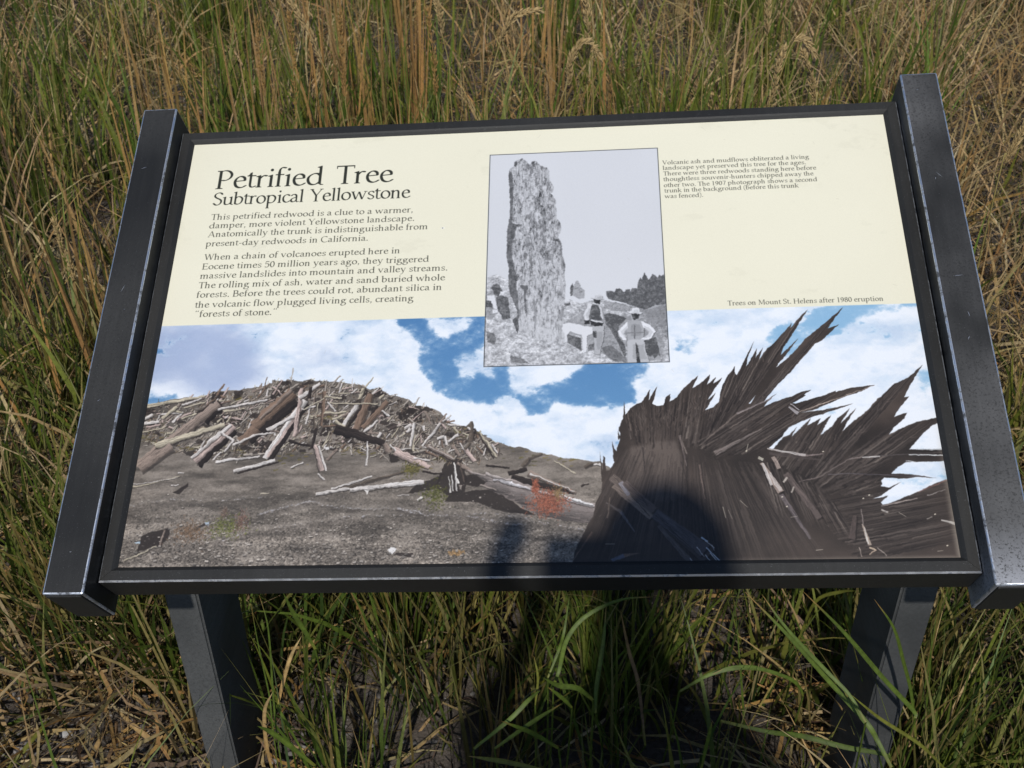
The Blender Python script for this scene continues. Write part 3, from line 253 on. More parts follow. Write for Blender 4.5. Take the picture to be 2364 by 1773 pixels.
def sstep(a, b, x):
    t = np.clip((x-a)/(b-a), 0, 1); return t*t*(3-2*t)

# ---------------------------------------------------------------- an old-style roman letter drawn with a broad nib
def crom(pts, n=7):
    P = np.array(pts, float); P = np.vstack([2*P[0]-P[1], P, 2*P[-1]-P[-2]])
    t = np.linspace(0, 1, n, endpoint=False)[:, None]; out = []
    for i in range(1, len(P)-2):
        a, b, c, d = P[i-1:i+3]
        out.append(.5*((2*b)+(c-a)*t+(2*a-5*b+4*c-d)*t**2+(3*b-a-3*c+d)*t**3))
    return np.vstack(out+[P[-2:-1]])

def nib(pts, A=45., B=17., phi=.30, smooth=True, ends=True):
    P = crom(pts) if smooth else np.array(pts, float)
    T = np.gradient(P, axis=0); T /= np.maximum(np.hypot(T[:, 0], T[:, 1]), 1e-6)[:, None]
    N = np.stack([-T[:, 1], T[:, 0]], 1)
    u = np.array([np.cos(phi), np.sin(phi)]); v = np.array([-np.sin(phi), np.cos(phi)])
    nu, nv = N@u, N@v; L = np.sqrt((A*nu)**2+(B*nv)**2)[:, None]
    off = (A*A*nu[:, None]*u+B*B*nv[:, None]*v)/L
    out = [np.vstack([P+off, (P-off)[::-1]])]
    if ends:
        th = np.linspace(0, 2*np.pi, 12, endpoint=False)
        E = A*.95*np.cos(th)[:, None]*u+B*.95*np.sin(th)[:, None]*v
        out += [E+P[0], E+P[-1]]
    return out

def bar(x, y0, y1, w=88): return [np.array([(x-w/2, y0), (x+w/2, y0), (x+w/2, y1), (x-w/2, y1)], float)]
def serif(x, y, l=95, r=95, up=1):
    return [np.array([(x-l, y), (x+r, y), (x+r, y+up*16), (x+40, y+up*38), (x-40, y+up*38), (x-l, y+up*16)], float)]
def flag(x, y): return [np.array([(x-112, y-42), (x+40, y+9), (x+40, y-60), (x-40, y-75), (x-110, y-58)], float)]
def dot(x, y, r=52):
    t = np.linspace(0, 2*np.pi, 14, endpoint=False); return [np.stack([x+r*np.cos(t), y+r*np.sin(t)], 1)]
def hbar(x0, x1, y, h=36): return [np.array([(x0, y-h/2), (x1, y-h/2), (x1, y+h/2), (x0, y+h/2)], float)]
def oval(cx, cy, rx, ry):
    t = np.linspace(-.1, np.pi+.1, 9); a = [(cx+rx*np.cos(k), cy+ry*np.sin(k)) for k in t]
    b = [(cx-rx*np.cos(k), cy-ry*np.sin(k)) for k in t]
    return nib(a, ends=False)+nib(b, ends=False)
def thick(a, b): return nib([a, b], 44, 17, .1, False, False)
def thin(a, b): return nib([a, b], 18, 14, .3, False, False)

def glyphs():
    G = {}
    stemN = lambda x: bar(x, 10, 430)+serif(x, 0)+flag(x, 460)
    arch = lambda x: nib([(x, 330), (x+70, 405), (x+170, 435), (x+250, 390), (x+268, 300)], ends=False)+bar(x+270, 10, 330)+serif(x+270, 0)
    G['a'] = (500, nib([(92, 372), (150, 430), (240, 440), (315, 400), (340, 310)])+bar(342, 60, 330, 74)+nib([(345, 275), (200, 240), (95, 175), (90, 80), (160, 25), (260, 50), (340, 110)], ends=False)+nib([(345, 75), (375, 22), (460, 38)], 26, 14))
    G['b'] = (553, bar(110, 40, 690)+flag(110, 722)+nib([(112, 330), (200, 425), (330, 430), (440, 350), (455, 220), (390, 80), (250, 18), (112, 50)]))
    G['c'] = (444, nib([(385, 385), (330, 430), (230, 440), (120, 370), (78, 235), (120, 90), (230, 22), (340, 40), (410, 90)]))
    G['d'] = (611, bar(465, 40, 690)+flag(465, 722)+serif(480, 0, 0, 110)+nib([(465, 360), (370, 435), (230, 420), (105, 320), (85, 190), (150, 60), (270, 18), (380, 55), (465, 130)]))
    G['e'] = (479, nib([(100, 262), (380, 282)], 16, 15, 0, False)+nib([(392, 282), (378, 375), (300, 435), (200, 430), (105, 345), (78, 215), (130, 80), (240, 20), (350, 35), (430, 85)]))
    G['f'] = (333, bar(135, 10, 560)+nib([(135, 540), (150, 650), (220, 720), (330, 700)], 38, 15)+hbar(20, 295, 452)+serif(135, 0))
    G['g'] = (556, oval(245, 315, 140, 115)+nib([(170, 220), (110, 160), (150, 95), (300, 70), (440, 40), (480, -60), (410, -180), (240, -235), (90, -200), (55, -110), (130, -10), (220, 60)])+nib([(350, 405), (430, 430), (520, 425)], 26, 16))
    G['h'] = (582, bar(105, 10, 690)+flag(105, 722)+serif(105, 0)+arch(125))
    G['i'] = (291, stemN(145)+dot(145, 640))
    G['j'] = (234, bar(125, -120, 430)+flag(125, 460)+nib([(125, -110), (90, -220), (0, -260)])+dot(125, 640))
    G['k'] = (556, bar(105, 10, 690)+flag(105, 722)+serif(105, 0)+thin((140, 220), (400, 430))+thick((220, 280), (440, 30))+hbar(320, 500, 450, 28)+serif(470, 0, 60, 80))
    G['l'] = (291, bar(145, 10, 690)+flag(145, 722)+serif(145, 0))
    G['m'] = (883, stemN(135)+arch(150)+arch(450))
    G['n'] = (582, stemN(125)+arch(140))
    G['o'] = (546, oval(273, 230, 198, 208))
    G['p'] = (601, bar(130, -260, 430)+flag(130, 460)+serif(130, -276)+nib([(130, 330), (215, 425), (340, 435), (460, 350), (480, 220), (410, 80), (280, 20), (130, 50)]))
    G['q'] = (560, bar(440, -260, 440)+serif(440, -276)+nib([(440, 380), (300, 440), (150, 380), (80, 230), (130, 80), (260, 20), (440, 110)]))
    G['r'] = (395, stemN(125)+nib([(140, 330), (200, 400), (270, 440), (350, 425)], 40, 18))
    G['s'] = (424, nib([(350, 370), (300, 435), (200, 440), (105, 385), (110, 300), (210, 240), (320, 180), (345, 100), (280, 30), (170, 20), (70, 90)], 34, 15))
    G['t'] = (326, bar(130, 90, 560, 76)+nib([(130, 100), (160, 35), (230, 22), (310, 55)], 34, 15)+hbar(15, 300, 452)+thin((60, 460), (160, 580)))
    G['u'] = (603, bar(135, 120, 430)+flag(135, 460)+nib([(135, 140), (165, 45), (260, 20), (380, 60), (455, 140)], ends=False)+bar(460, 30, 430)+flag(460, 460)+serif(475, 0, 0, 110))
    G['v'] = (565, thick((95, 440), (285, 30))+thin((290, 20), (460, 440))+hbar(15, 200, 452, 28)+hbar(380, 545, 452, 28))
    G['w'] = (834, thick((95, 440), (250, 30))+thin((255, 20), (400, 440))+thick((410, 440), (570, 30))+thin((575, 20), (730, 440))+hbar(15, 190, 452, 28)+hbar(650, 815, 452, 28))
    G['x'] = (516, thick((95, 440), (410, 20))+thin((90, 20), (410, 440))+hbar(20, 190, 452, 28)+hbar(330, 490, 452, 28)+hbar(15, 175, 14, 28)+hbar(330, 505, 14, 28))
    G['y'] = (556, thick((95, 440), (290, 30))+thin((460, 440), (290, 20))+nib([(290, 20), (230, -130), (130, -230), (40, -240)], 26, 15)+hbar(15, 200, 452, 28)+hbar(375, 540, 452, 28))
    G['z'] = (500, hbar(60, 430, 440, 46)+thin((410, 430), (80, 20))+thick((410, 430), (80, 20))+hbar(50, 440, 22, 46))
    G['A'] = (778, thin((110, 20), (370, 680))+thick((390, 690), (640, 20))+hbar(210, 530, 240)+serif(110, 0, 90, 100)+serif(650, 0))
    G['B'] = (611, bar(135, 10, 680, 90)+hbar(30, 160, 676, 32)+hbar(30, 160, 16, 32)+nib([(135, 670), (300, 680), (440, 620), (440, 430), (280, 370), (150, 365)])+nib([(280, 370), (480, 330), (530, 190), (440, 40), (270, 18), (135, 22)]))
    G['C'] = (709, nib([(640, 610), (500, 680), (330, 670), (150, 560), (85, 350), (150, 130), (320, 20), (500, 15), (660, 90)]))
    G['E'] = (611, bar(145, 10, 680, 90)+hbar(35, 520, 674)+hbar(145, 470, 360)+hbar(35, 570, 20)+bar(510, 560, 680, 26)+bar(550, 10, 130, 26)+bar(465, 300, 420, 24))
    G['H'] = (832, bar(150, 10, 680, 90)+bar(680, 10, 680, 90)+hbar(150, 680, 360)+serif(150, 0, 115, 115)+serif(680, 0, 115, 115)+serif(150, 692, 115, 115, -1)+serif(680, 692, 115, 115, -1))
    G['M'] = (946, thin((145, 20), (190, 680))+thick((190, 690), (470, 60))+thin((475, 50), (740, 690))+bar(790, 10, 690, 90)+serif(145, 0)+serif(790, 0, 110, 110)+hbar(60, 190, 676, 32)+hbar(740, 890, 676, 32))
    G['P'] = (604, bar(150, 10, 680, 92)+serif(150, 0, 118, 125)+hbar(35, 200, 674, 34)+nib([(150, 655), (290, 688), (430, 650), (510, 530), (470, 400), (340, 318), (215, 320)], 43, 14, .25))
    G['S'] = (525, nib([(455, 600), (380, 680), (250, 690), (120, 620), (90, 510), (170, 420), (310, 350), (420, 270), (430, 140), (330, 30), (190, 15), (65, 110)], 44, 16))
    G['T'] = (613, bar(306, 10, 680, 92)+serif(306, 0, 118, 118)+hbar(20, 593, 672, 40)+bar(32, 580, 680, 26)+bar(581, 580, 680, 26))
    G['V'] = (722, thick((110, 680), (365, 30))+thin((370, 10), (620, 680))+hbar(10, 230, 678, 30)+hbar(520, 710, 678, 30))
    G['W'] = (1000, thick((110, 680), (310, 30))+thin((315, 10), (500, 680))+thick((500, 680), (700, 30))+thin((705, 10), (900, 680))+hbar(10, 220, 678, 30)+hbar(800, 990, 678, 30))
    G['Y'] = (667, thick((85, 680), (320, 330))+thin((330, 320), (580, 680))+bar(325, 10, 350, 90)+serif(325, 0, 115, 115)+hbar(0, 190, 678, 30)+hbar(490, 660, 678, 30))
    G['0'] = (500, oval(250, 340, 175, 325)); G['1'] = (500, bar(255, 10, 690)+serif(255, 0, 120, 120)+thin((120, 600), (250, 690)))
    G['5'] = (500, hbar(120, 430, 660, 60)+thin((130, 660), (100, 380))+nib([(100, 390), (250, 430), (400, 350), (420, 200), (330, 50), (200, 15), (60, 70)]))
    G['7'] = (500, hbar(60, 450, 655, 60)+nib([(440, 640), (320, 350), (230, 10)], 36, 16, .1)); G['8'] = (500, oval(250, 515, 140, 145)+oval(250, 180, 170, 165))
    G['9'] = (500, oval(240, 460, 155, 195)+nib([(400, 480), (390, 260), (290, 90), (90, 10)])); G['6'] = G['9']
    G['.'] = (250, dot(120, 45, 55)); G[','] = (250, dot(120, 45, 52)+thin((150, 30), (80, -120))); G['-'] = (333, hbar(40, 290, 235, 56))
    G['('] = (333, nib([(270, 740), (120, 560), (90, 300), (130, 40), (270, -150)], 26, 14)); G[')'] = (333, nib([(63, 740), (213, 560), (243, 300), (203, 40), (63, -150)], 26, 14))
    q = lambda x, s: dot(x, 655-30*s, 46)+thin((x-30*s*s+20, 655-45*s), (x+s*45, 655+80*s) if s > 0 else (x-45, 575)); G['\u201c'] = (500, q(150, 1)+q(340, 1)); G['\u201d'] = (500, q(150, 1)+q(340, 1))
    G[' '] = (250, [])
    return G

def set_line(img, G, text, x0, y0, x1, y1, size, col, alpha, extra=0, track=0):
    """text from (x0,y0) to (x1,y1) on its baseline, em size in mm; letter spacing stretched to fit the width"""
    adv = [G[c][0]+(extra if c == ' ' else 0)+track for c in text]
    nat = sum(adv[:-1])+G[text[-1]][0]*.9
    k = size/1000.0
    fit = (x1-x0)/(nat*k)
    polys = []; x = 0.0
    for c, a in zip(text, adv):
        for p in G[c][1]:
            X = x0+(x+p[:, 0])*k*fit-30*k; Y = y0+(y1-y0)*(X-x0)/(x1-x0)-p[:, 1]*k
            polys.append(np.stack([X, Y], 1))
        x += a
    fill(img, polys, col, alpha)
    return fit

# ---------------------------------------------------------------- the print itself
def paint_panel():
    sr = lambda *c: np.array(c, np.float32)/255
    img = np.empty((IH, IW, 3), np.float32); img[:] = sr(234, 230, 208)
    img += ((fbm(IH, IW, 220, 160, 3)-.5)*.03)[..., None]; img -= (sstep(1.6, 2.6, zn(fbm(IH, IW, 50, 30, 5, .7)))*.018)[..., None]
    # --- colour photograph across the bottom
    ty = int(275.7*S); h = IH-ty
    yy = (np.arange(IH)/S)[:, None]; xx = (np.arange(IW)/S)[None]
    n1 = fbm(h, IW, 60, 34, 7, .6); n2 = fbm(h, IW, 26, 16, 6, .62)
    blue = np.zeros((IH, IW), np.float32)
    for k_, p in enumerate(PR['blue']): blue = np.maximum(blue, mask_of([pairs(p)])*(1, 1, .8, .62, .8, .6, .7, .6, .8)[k_])
    for p in PR['puff']: blue = np.minimum(blue, 1-.93*mask_of([pairs(p)]))
    n3 = fbm(h, IW, 9, 6, 5, .7)
    b = blur(blue, 5)[ty:]*.5+blur(blue, 17)[ty:]*.5
    b = b+zn(n1)*.10+zn(n2)*.12+zn(n3)*.075+.03
    b = sstep(.28, .72, b)*.45+sstep(.15, 1.05, b)*.55
    right = sstep(560, 680, xx)
    skyc = sr(70, 120, 172)+(sr(128, 178, 214)-sr(70, 120, 172))*np.clip((yy[ty:]-275)/230, 0, 1)[..., None]*.55
    skyc = skyc+(sr(158, 200, 228)-skyc)*right[..., None]*.75; skyc = skyc*.9+sr(170, 185, 198)*.1
    cl = sr(233, 238, 245)-(np.clip(zn(n2)+.3, 0, 3)*.030+np.clip(zn(n1)+.4, 0, 3)*.040)[..., None]*sr(255, 170, 90)
    g = np.zeros((IH, IW), np.float32)
    g = np.maximum(mask_of([pairs(PR['greycloud'][0])]), .35*mask_of([pairs(PR['greycloud'][1])]))
    g = blur(g, 26)[ty:]
    g = sstep(.0, 1.0, g+zn(n1)*.09)
    cl = cl+(sr(156, 172, 204)-cl)*g[..., None]*.85
    img[ty:] = cl+(skyc-cl)*b[..., None]
    edge = np.clip(1-np.abs(b-.25)*4, 0, 1)*sstep(0, 1, zn(n2))
    img[ty:] += (sr(250, 252, 255)-img[ty:])*(edge*.35)[..., None]
    # hill
    hm = mask_of([pairs(PR['hill'])])
    gn = fbm(h, IW, 40, 9, 6, .7); gf = fbm(h, IW, 1.6, 1.2, 2, .8)
    near = sstep(440, 577, yy[ty:])*np.ones((1, IW), np.float32)
    gc = sr(114, 106, 98)*(1+np.clip(zn(gn), -2.5, 2.5)*.10)[..., None]
    gc = gc*(1+np.clip(zn(gf), -2, 2.5)[..., None]*(.03+.15*near[..., None]**1.7))
    gc = gc*(1+np.clip(zn(fbm(h, IW, 150, 14, 3)), -2, 2)*.06)[..., None]; gc = gc+(sr(140, 132, 124)-gc)*(sstep(.3, 2.2, zn(gn))*.4)[..., None]
    gc = gc+(sr(205, 198, 188)-gc)*(sstep(.74, .9, gf)*near*.8)[..., None]
    gc = gc*(1-.45*sstep(.30, .1, gf)*near)[..., None]
    m = hm[ty:, :, None]
    img[ty:] = img[ty:]*(1-m)+gc*m
    # moss, rubble
    for p in PR['moss']:
        q = pairs(p); c = q.mean(0)
        for k in range(34):
            t = prng.randn(2)*(q.std(0)*1.1)+c; r = .5+prng.rand()*1.6
            fill(img, [t+np.stack([np.cos(a)*r*1.8, np.sin(a)*r], 0) for a in ()] or [quad(t[0]-r*1.5, t[1], t[0]+r*1.5, t[1]-r*.3, r, r*.6)], sr(*[(96, 88, 38), (120, 104, 50), (62, 58, 32)][k % 3]), .55, hm)
    for q in PR['voids']: fill(img, [pairs(q)+prng.randn(len(q)//2, 2)*.5], sr(46, 40, 37), .88)
    deb = blur(mask_of([pairs(PR['debris'])]), 3)
    N = 0
    while N < 3600:
        x, y = prng.rand()*600, 300+prng.rand()*180
        ix, iy = int(x*S), int(y*S)
        if iy >= IH or hm[iy, ix] < .5 or prng.rand() > deb[iy, ix]: continue
        N += 1
        L = 1.5+prng.rand()**2*9*(.35+.65*(y-300)/150 if y > 300 else .4); a = prng.randn()*.55-.9 if prng.rand() < .6 else prng.rand()*3.1
        if x > 330: a = prng.rand()*3.1
        dx, dy = np.cos(a)*L, np.sin(a)*L; w = .5+prng.rand()*1.1
        c = [(205, 196, 186), (172, 158, 142), (58, 50, 46), (120, 104, 88), (44, 38, 36), (196, 188, 172), (84, 74, 62)][prng.randint(7)]
        if c[0] > 150: fill(img, [quad(x+w*.5, y+w*.8, x+dx+w*.5, y+dy+w*.8, w, w)], sr(44, 38, 36), .5, hm)
        fill(img, [quad(x, y, x+dx, y+dy, w, w*.7)], sr(*c), .85)
    def log(L, jag=.12):
        x0, y0, x1, y1, w0, w1, c = L; c = np.array(c, float)
        d = np.array([x1-x0, y1-y0]); ln = max(np.hypot(*d), .1); d /= ln; n = np.array([-d[1], d[0]])
        if n[1] < 0: n = -n
        K = max(3, int(ln/4)); t = np.linspace(0, 1, K)[:, None]
        w = w0+(w1-w0)*t; A = np.array([x0, y0])+d*t*ln
        e1 = A-n*w/2*(1+prng.randn(K, 1)*jag); e2 = A+n*w/2*(1+prng.randn(K, 1)*jag)
        body = np.vstack([e1, e2[::-1]])
        if c.mean() > 80: fill(img, [body+n*max(w0, w1)*.22+(.3, .5)], sr(40, 35, 33), .55, hm)
        fill(img, [body], c/255)
        if max(w0, w1) > 1.6:      # shading across the round of the log and streaks along it
            fill(img, [np.vstack([A+n*w*.12, e2[::-1]])], c/255*.72, .6)
            fill(img, [np.vstack([A+n*w*.32, e2[::-1]])], c/255*.5, .6)
            fill(img, [np.vstack([e1, (A-n*w*.25)[::-1]])], np.minimum(c/255*1.16, 1), .6)
            for k in range(int(ln*max(w0, w1)/7)+2):
                s, o = prng.rand()*.8, prng.rand()-.5; e = s+.05+prng.rand()*.25
                p = np.array([x0, y0])+d*s*ln+n*o*(w0+(w1-w0)*s)*.8; q = np.array([x0, y0])+d*min(e, 1)*ln+n*o*(w0+(w1-w0)*e)*.8
                fill(img, [quad(*p, *q, .25+prng.rand()*.5, .2)], np.clip(c/255*prng.choice([.55, .7, 1.2, 1.3]), 0, .97), .6)
    K_ = 0
    while K_ < 420:
        x, y = prng.rand()*560, 300+prng.rand()*150; ix, iy = int(x*S), int(y*S)
        if iy >= IH or hm[iy, ix] < .5 or prng.rand() > deb[iy, ix]**2: continue
        K_ += 1
        if K_ % 4 == 0:
            r = 1.5+prng.rand()*4; a = np.sort(prng.rand(7))*6.28; fill(img, [np.stack([x+np.cos(a)*r*1.5, y+np.sin(a)*r*.8], 1)], sr(44, 38, 35), .75, hm); continue
        a = -.95+prng.randn()*.35 if x < 300 else (-1.2 if prng.rand() < .5 else .7)+prng.randn()*.5
        if prng.rand() < .25: a = prng.randn()*.35
        Lq = (5+prng.rand()**2*20)*(1 if x < 330 else .6); w = .8+prng.rand()*1.7
        c = [(205, 198, 193), (184, 174, 154), (140, 125, 115), (188, 168, 160), (122, 102, 88), (168, 158, 148)][prng.randint(6)]
        log((x, y, x+np.cos(a)*Lq, y+np.sin(a)*Lq, w*1.2, w*.8, c))
    for L in PR['logs']: log(L)
    # big fallen trunk with its shade
    bt = mask_of([pairs(PR['bigtrunk'])]); bt = np.maximum(bt, 0)
    P = pairs(PR['bigtrunk']); x0b, x1b = P[:, 0].min(), P[:, 0].max()
    fill(img, [P], sr(118, 108, 104))
    for k in range(900):
        x = x0b+prng.rand()*(x1b-x0b); top = np.interp(x, P[:8, 0], P[:8, 1]); bot = np.interp(x, P[8:, 0][::-1], P[8:, 1][::-1])
        v = prng.rand(); y = top+(bot-top)*v; L = 4+prng.rand()*16
        tone = 128*(1-v)**.8+52+prng.randn()*14
        fill(img, [quad(x, y, x+L, y+L*(.27-.12*v), .5+prng.rand()*1.4, .3)], sr(tone, tone*.93, tone*.9), .6, bt)
    for L in PR['bigtop']: log(L, .3)
    for L in PR['splint']: log(L, .25)
    for poly, c in PR['plants']:
        q = pairs(poly); cc = q.mean(0); sd = q.std(0)
        for k in range(int(70+sd[0]*sd[1]*(13 if c[0] > 164 else 4))):
            t = cc+prng.randn(2)*sd*.8; a = -1.57+prng.randn()*.9; L = .8+prng.rand()*2.2
            fill(img, [quad(t[0], t[1], t[0]+np.cos(a)*L, t[1]+np.sin(a)*L, 1.1, .5)], np.clip((sr(*c)*.9+sr(110, 100, 90)*.1)*(.5+prng.rand()*.68), 0, 1), .7)
    for poly, c in PR['bits']: fill(img, [pairs(poly)], sr(*c), .9)
    for k in range(1500):       # loose stones, each with its shade
        x = prng.rand()*430; y = 470+prng.rand()**.7*107; r = (.25+prng.rand()**3*1.3)*(.5+(y-470)/110)
        if hm[min(int(y*S), IH-1), int(x*S)] < .5: continue
        tone = 95+prng.rand()*120
        fill(img, [quad(x-r, y+r*.5, x+r*1.4, y+r*.6, r, r)], sr(50, 46, 43), .6, hm); fill(img, [quad(x-r, y, x+r, y-r*.1, r, r*.8)], sr(tone, tone*.95, tone*.9), .9)
    for k_, q in enumerate(PR['ridge']):        # low ash ridges: a dark hollow under a line of paler stones
        Q = crom(pairs(q), 8); 
        for k in range(70 if k_ else 420):
            j = prng.randint(len(Q)-1); x, y = Q[j]+(Q[j+1]-Q[j])*prng.rand(); y += abs(prng.randn())*1.2; r = .3+prng.rand()**2*.9
            if k % 3 == 0: fill(img, [quad(x-r*3, y+2.4, x+r*3, y+2.2, 1.6, 1.2)], sr(74, 68, 64), .35, hm)
            v_ = 120+prng.rand()*95; fill(img, [quad(x-r, y, x+r, y-.1, r, r*.7)], sr(v_, v_*.98, v_*1.0), .75, hm)
        for d_ in (0, 1, 2, 3): fill(img, [np.vstack([Q+(0, -d_*1.2-.5), (Q+(0, -d_*1.2+1.5))[::-1]])], sr(150, 142, 134), .10, hm); fill(img, [np.vstack([Q+(0, d_*1.3+2), (Q+(0, d_*1.3+4.5))[::-1]])], sr(76, 70, 66), .11, hm)
    warp(img[ty+int(10*S):], .40, 9); warp(img[ty+int(10*S):], .13, 2.0)
    # --- shattered stump
    sm = mask_of([pairs(PR['stump'])]+[pairs(p) for p in PR['spikes']])
    sn = fbm(h, IW, 70, 50, 4)
    base = sr(60, 52, 47)*(1+np.clip(zn(sn), -2, 2)*.14)[..., None]
    img[ty:] = img[ty:]*(1-sm[ty:, :, None])+base*sm[ty:, :, None]
    pl = blur(mask_of([pairs(PR['plate'])]), 3)*sm*.8; img += (sr(104, 93, 86)-img)*pl[..., None]
    smb = sm
    for a, b_, n in PR['fans']:
        a = pairs(a); b_ = pairs(b_)
        for k in range(int(n*(4.2 if n == 420 else 3.6))):
            t = prng.rand(); s0 = prng.rand()*.65; s1 = s0+.15+prng.rand()*.55
            p = a[0]+(a[1]-a[0])*t; q = b_[0]+(b_[1]-b_[0])*t
            u, v = p+(q-p)*s0, p+(q-p)*min(s1, 1.05)
            r = prng.rand(); lo_ = n == 420; c = ((46, 40, 37) if lo_ else (30, 25, 23)) if r < .42 else ((86, 77, 72) if lo_ else (100, 90, 84)) if r < .62 else (76, 67, 62) if r < .9 else ((98, 87, 79) if lo_ else (140, 128, 119))
            w = .3+prng.rand()**3*(1.5 if lo_ else 2.0)
            fill(img, [quad(*u, *v, w, .2)], sr(*c), .22+.38*prng.rand(), smb)
    for k in range(420):        # splinters bristling from the torn rim
        a, b_, n = PR['fans'][prng.randint(1 if k < 200 else 9)]; a = pairs(a); b_ = pairs(b_); t = prng.rand()
        p = a[0]+(a[1]-a[0])*t; q = b_[0]+(b_[1]-b_[0])*t; s = .35+prng.rand()*.45
        u = p+(q-p)*s; dd = (q-p)/np.hypot(*(q-p)); an = prng.randn()*.35; L = 3+prng.rand()*9
        e = u+L*np.array([dd[0]*np.cos(an)-dd[1]*np.sin(an), dd[0]*np.sin(an)+dd[1]*np.cos(an)])
        fill(img, [quad(*u, *e, .8, .15)], sr(*[(34, 29, 27), (118, 104, 96), (84, 72, 64)][prng.randint(3)]), .6, smb)
    q_ = img[int(395*S):, int(480*S):]
    q_ += (blur3(blur3(q_))-q_)*(sstep(395, 430, (np.arange(q_.shape[0])/S+395))[:, None]*sm[int(395*S):, int(480*S):])[..., None]*.8
    for L in PR['stlight']:
        x0, y0, x1, y1, w0, w1, c = L; c = np.minimum(np.array(c, float)*(1.16 if c[0] < 150 else 1), 240)/255
        if max(w0, w1) > 6: fill(img, [quad(x0, y0, x1, y1, w0, w1)+(1.4, 1.6)], sr(30, 25, 23), .5, sm)
        fill(img, [quad(x0, y0, x1, y1, w0, w1)], c, .85, None if c.mean() > .7 else sm)
        d = np.array([x1-x0, y1-y0]); ln = np.hypot(*d); d /= max(ln, .1); n = np.array([-d[1], d[0]])
        for k in range(int(ln*max(w0, w1)/5)+2):
            s = prng.rand(); o = (prng.rand()-.5)*(w0+(w1-w0)*s)*.85; Lk = ln*(.1+prng.rand()*.3)
            p = np.array([x0, y0])+d*ln*s*.85+n*o; q = p+d*Lk*min(1, (1-s)*2)
            fill(img, [quad(*p, *q, .2+prng.rand()*.5, .15)], np.clip(c*prng.choice([.45, .65, 1.15, 1.3]), 0, .95), .55)
    warp(img[ty:, int(480*S):], .22, 5.0)
    # --- black and white photograph
    ix0, iy0, ix1, iy1 = 393.2, 37.2, 606.1, 343.0
    X0, Y0, X1, Y1 = [int(v*S) for v in (ix0, iy0, ix1, iy1)]
    ih, iw = Y1-Y0, X1-X0
    im = np.zeros((IH, IW), np.float32); im[Y0:Y1, X0:X1] = 1
    sub = img[Y0:Y1, X0:X1]; sub[:] = sr(210, 212, 217); sub += ((fbm(ih, iw, 120, 120, 2)-.5)*.03)[..., None]
    tint = lambda v: sr(v*.985, v*.99, min(v*1.01, 250))
    hmk = mask_of([pairs(PR['ihill'])])*im
    hn = fbm(ih, iw, 7, 4, 4, .8); hn2 = fbm(ih, iw, 1.5, 1.2, 2)
    tone = 186+zn(hn)*17+zn(hn2)*14
    rightd = sstep(540, 606, np.linspace(ix0, ix1, iw))[None]*sstep(343, 270, np.linspace(iy0, iy1, ih))[:, None]
    tone = tone*(1-.32*rightd)
    gcol = np.clip(np.stack([tone*.985, tone*.99, tone*1.01], 2)/255, 0, .92)
    mk = hmk[Y0:Y1, X0:X1, None]; sub[:] = sub*(1-mk)+gcol*mk
    def scrib(poly, n, tones, L0, L1, ang, wd=.5, al=.6, spread=.6):
        q = pairs(poly); lo, hi = q.min(0), q.max(0); mm = mask_of([q])*im
        for k in range(n):
            p = lo+(hi-lo)*prng.rand(2); a = ang+prng.randn()*spread; L = L0+prng.rand()*(L1-L0)
            fill(img, [quad(p[0], p[1], p[0]+np.cos(a)*L, p[1]+np.sin(a)*L, wd*(.5+prng.rand()), .2)], tint(tones[prng.randint(len(tones))]), al, mm)
    for p in PR['imid']: fill(img, [pairs(p)], tint(138), .6, im); scrib(p, 90, [90, 190, 130, 80], 1, 6, -.4)
    scrib(PR['ihill'], 2600, [90, 110, 215, 220, 130, 225], .6, 3, -1.2, .45, .5, .9)
    tr = mask_of([pairs(PR['itrunk'])])*im
    tn = fbm(ih, iw, 5, 14, 5, .75); tn2 = fbm(ih, iw, 2.2, 5, 4, .8)
    tv = 184-58*sstep(.2, 1.4, zn(tn))-75*sstep(.9, 2.2, zn(tn2))+22*sstep(0, -1.5, zn(tn2))
    lowf = sstep(230, 320, np.linspace(iy0, iy1, ih))[:, None]
    tv = tv+(208-tv)*lowf*.55
    tc = np.clip(np.stack([tv*.985, tv*.99, tv*1.01], 2)/255, 0, .92)
    mk = tr[Y0:Y1, X0:X1, None]; sub[:] = sub*(1-mk)+tc*mk
    tp = pairs(PR['itrunk']); lo, hi = tp.min(0), tp.max(0)
    for k in range(1500):
        p = lo+(hi-lo)*prng.rand(2); L = 1+prng.rand()**2*13; w = .25+prng.rand()*.55
        if (p[1]-lo[1])/(hi[1]-lo[1]) > .75 and prng.rand() < .6: continue
        a = 1.57+prng.randn()*.07
        fill(img, [quad(p[0], p[1], p[0]+np.cos(a)*L, p[1]+np.sin(a)*L, w, w*.5)], tint([76, 92, 124, 226][k % 4]), .75, tr)
        if k % 3 == 0:
            fill(img, [quad(p[0], p[1], p[0]+1+prng.rand()*3, p[1]+prng.randn()*.5, w*1.3, w*.6)], tint(90), .6, tr)
    for q in PR['itdark']: fill(img, [pairs(q)], tint(84), .75, im); scrib(q, 60, [60, 110, 140, 70], 1, 6, 1.5, .5, .6, .2)
    for i, q in enumerate(PR['idark']):
        fill(img, [pairs(q)+prng.randn(len(q)//2, 2)*.25], tint(84 if i > 1 else 82), .9 if i < 9 else .6, im)
        scrib(q, 90 if i != 0 else 420, [50, 64, 120, 140, 96], .8, 4 if i == 0 else 3, -1.5, .6, .6)
    for q in PR['ilight']: fill(img, [pairs(q)], tint(226), 1, im)
    for q in PR['ilight']: fill(img, [pairs(q)+(.5, .6)], tint(90), .5, im)
    for q in PR['ilight']: fill(img, [pairs(q)], tint(220), 1, im); scrib(q, 16, [170, 232], 1, 5, 1.2, .5, .4)
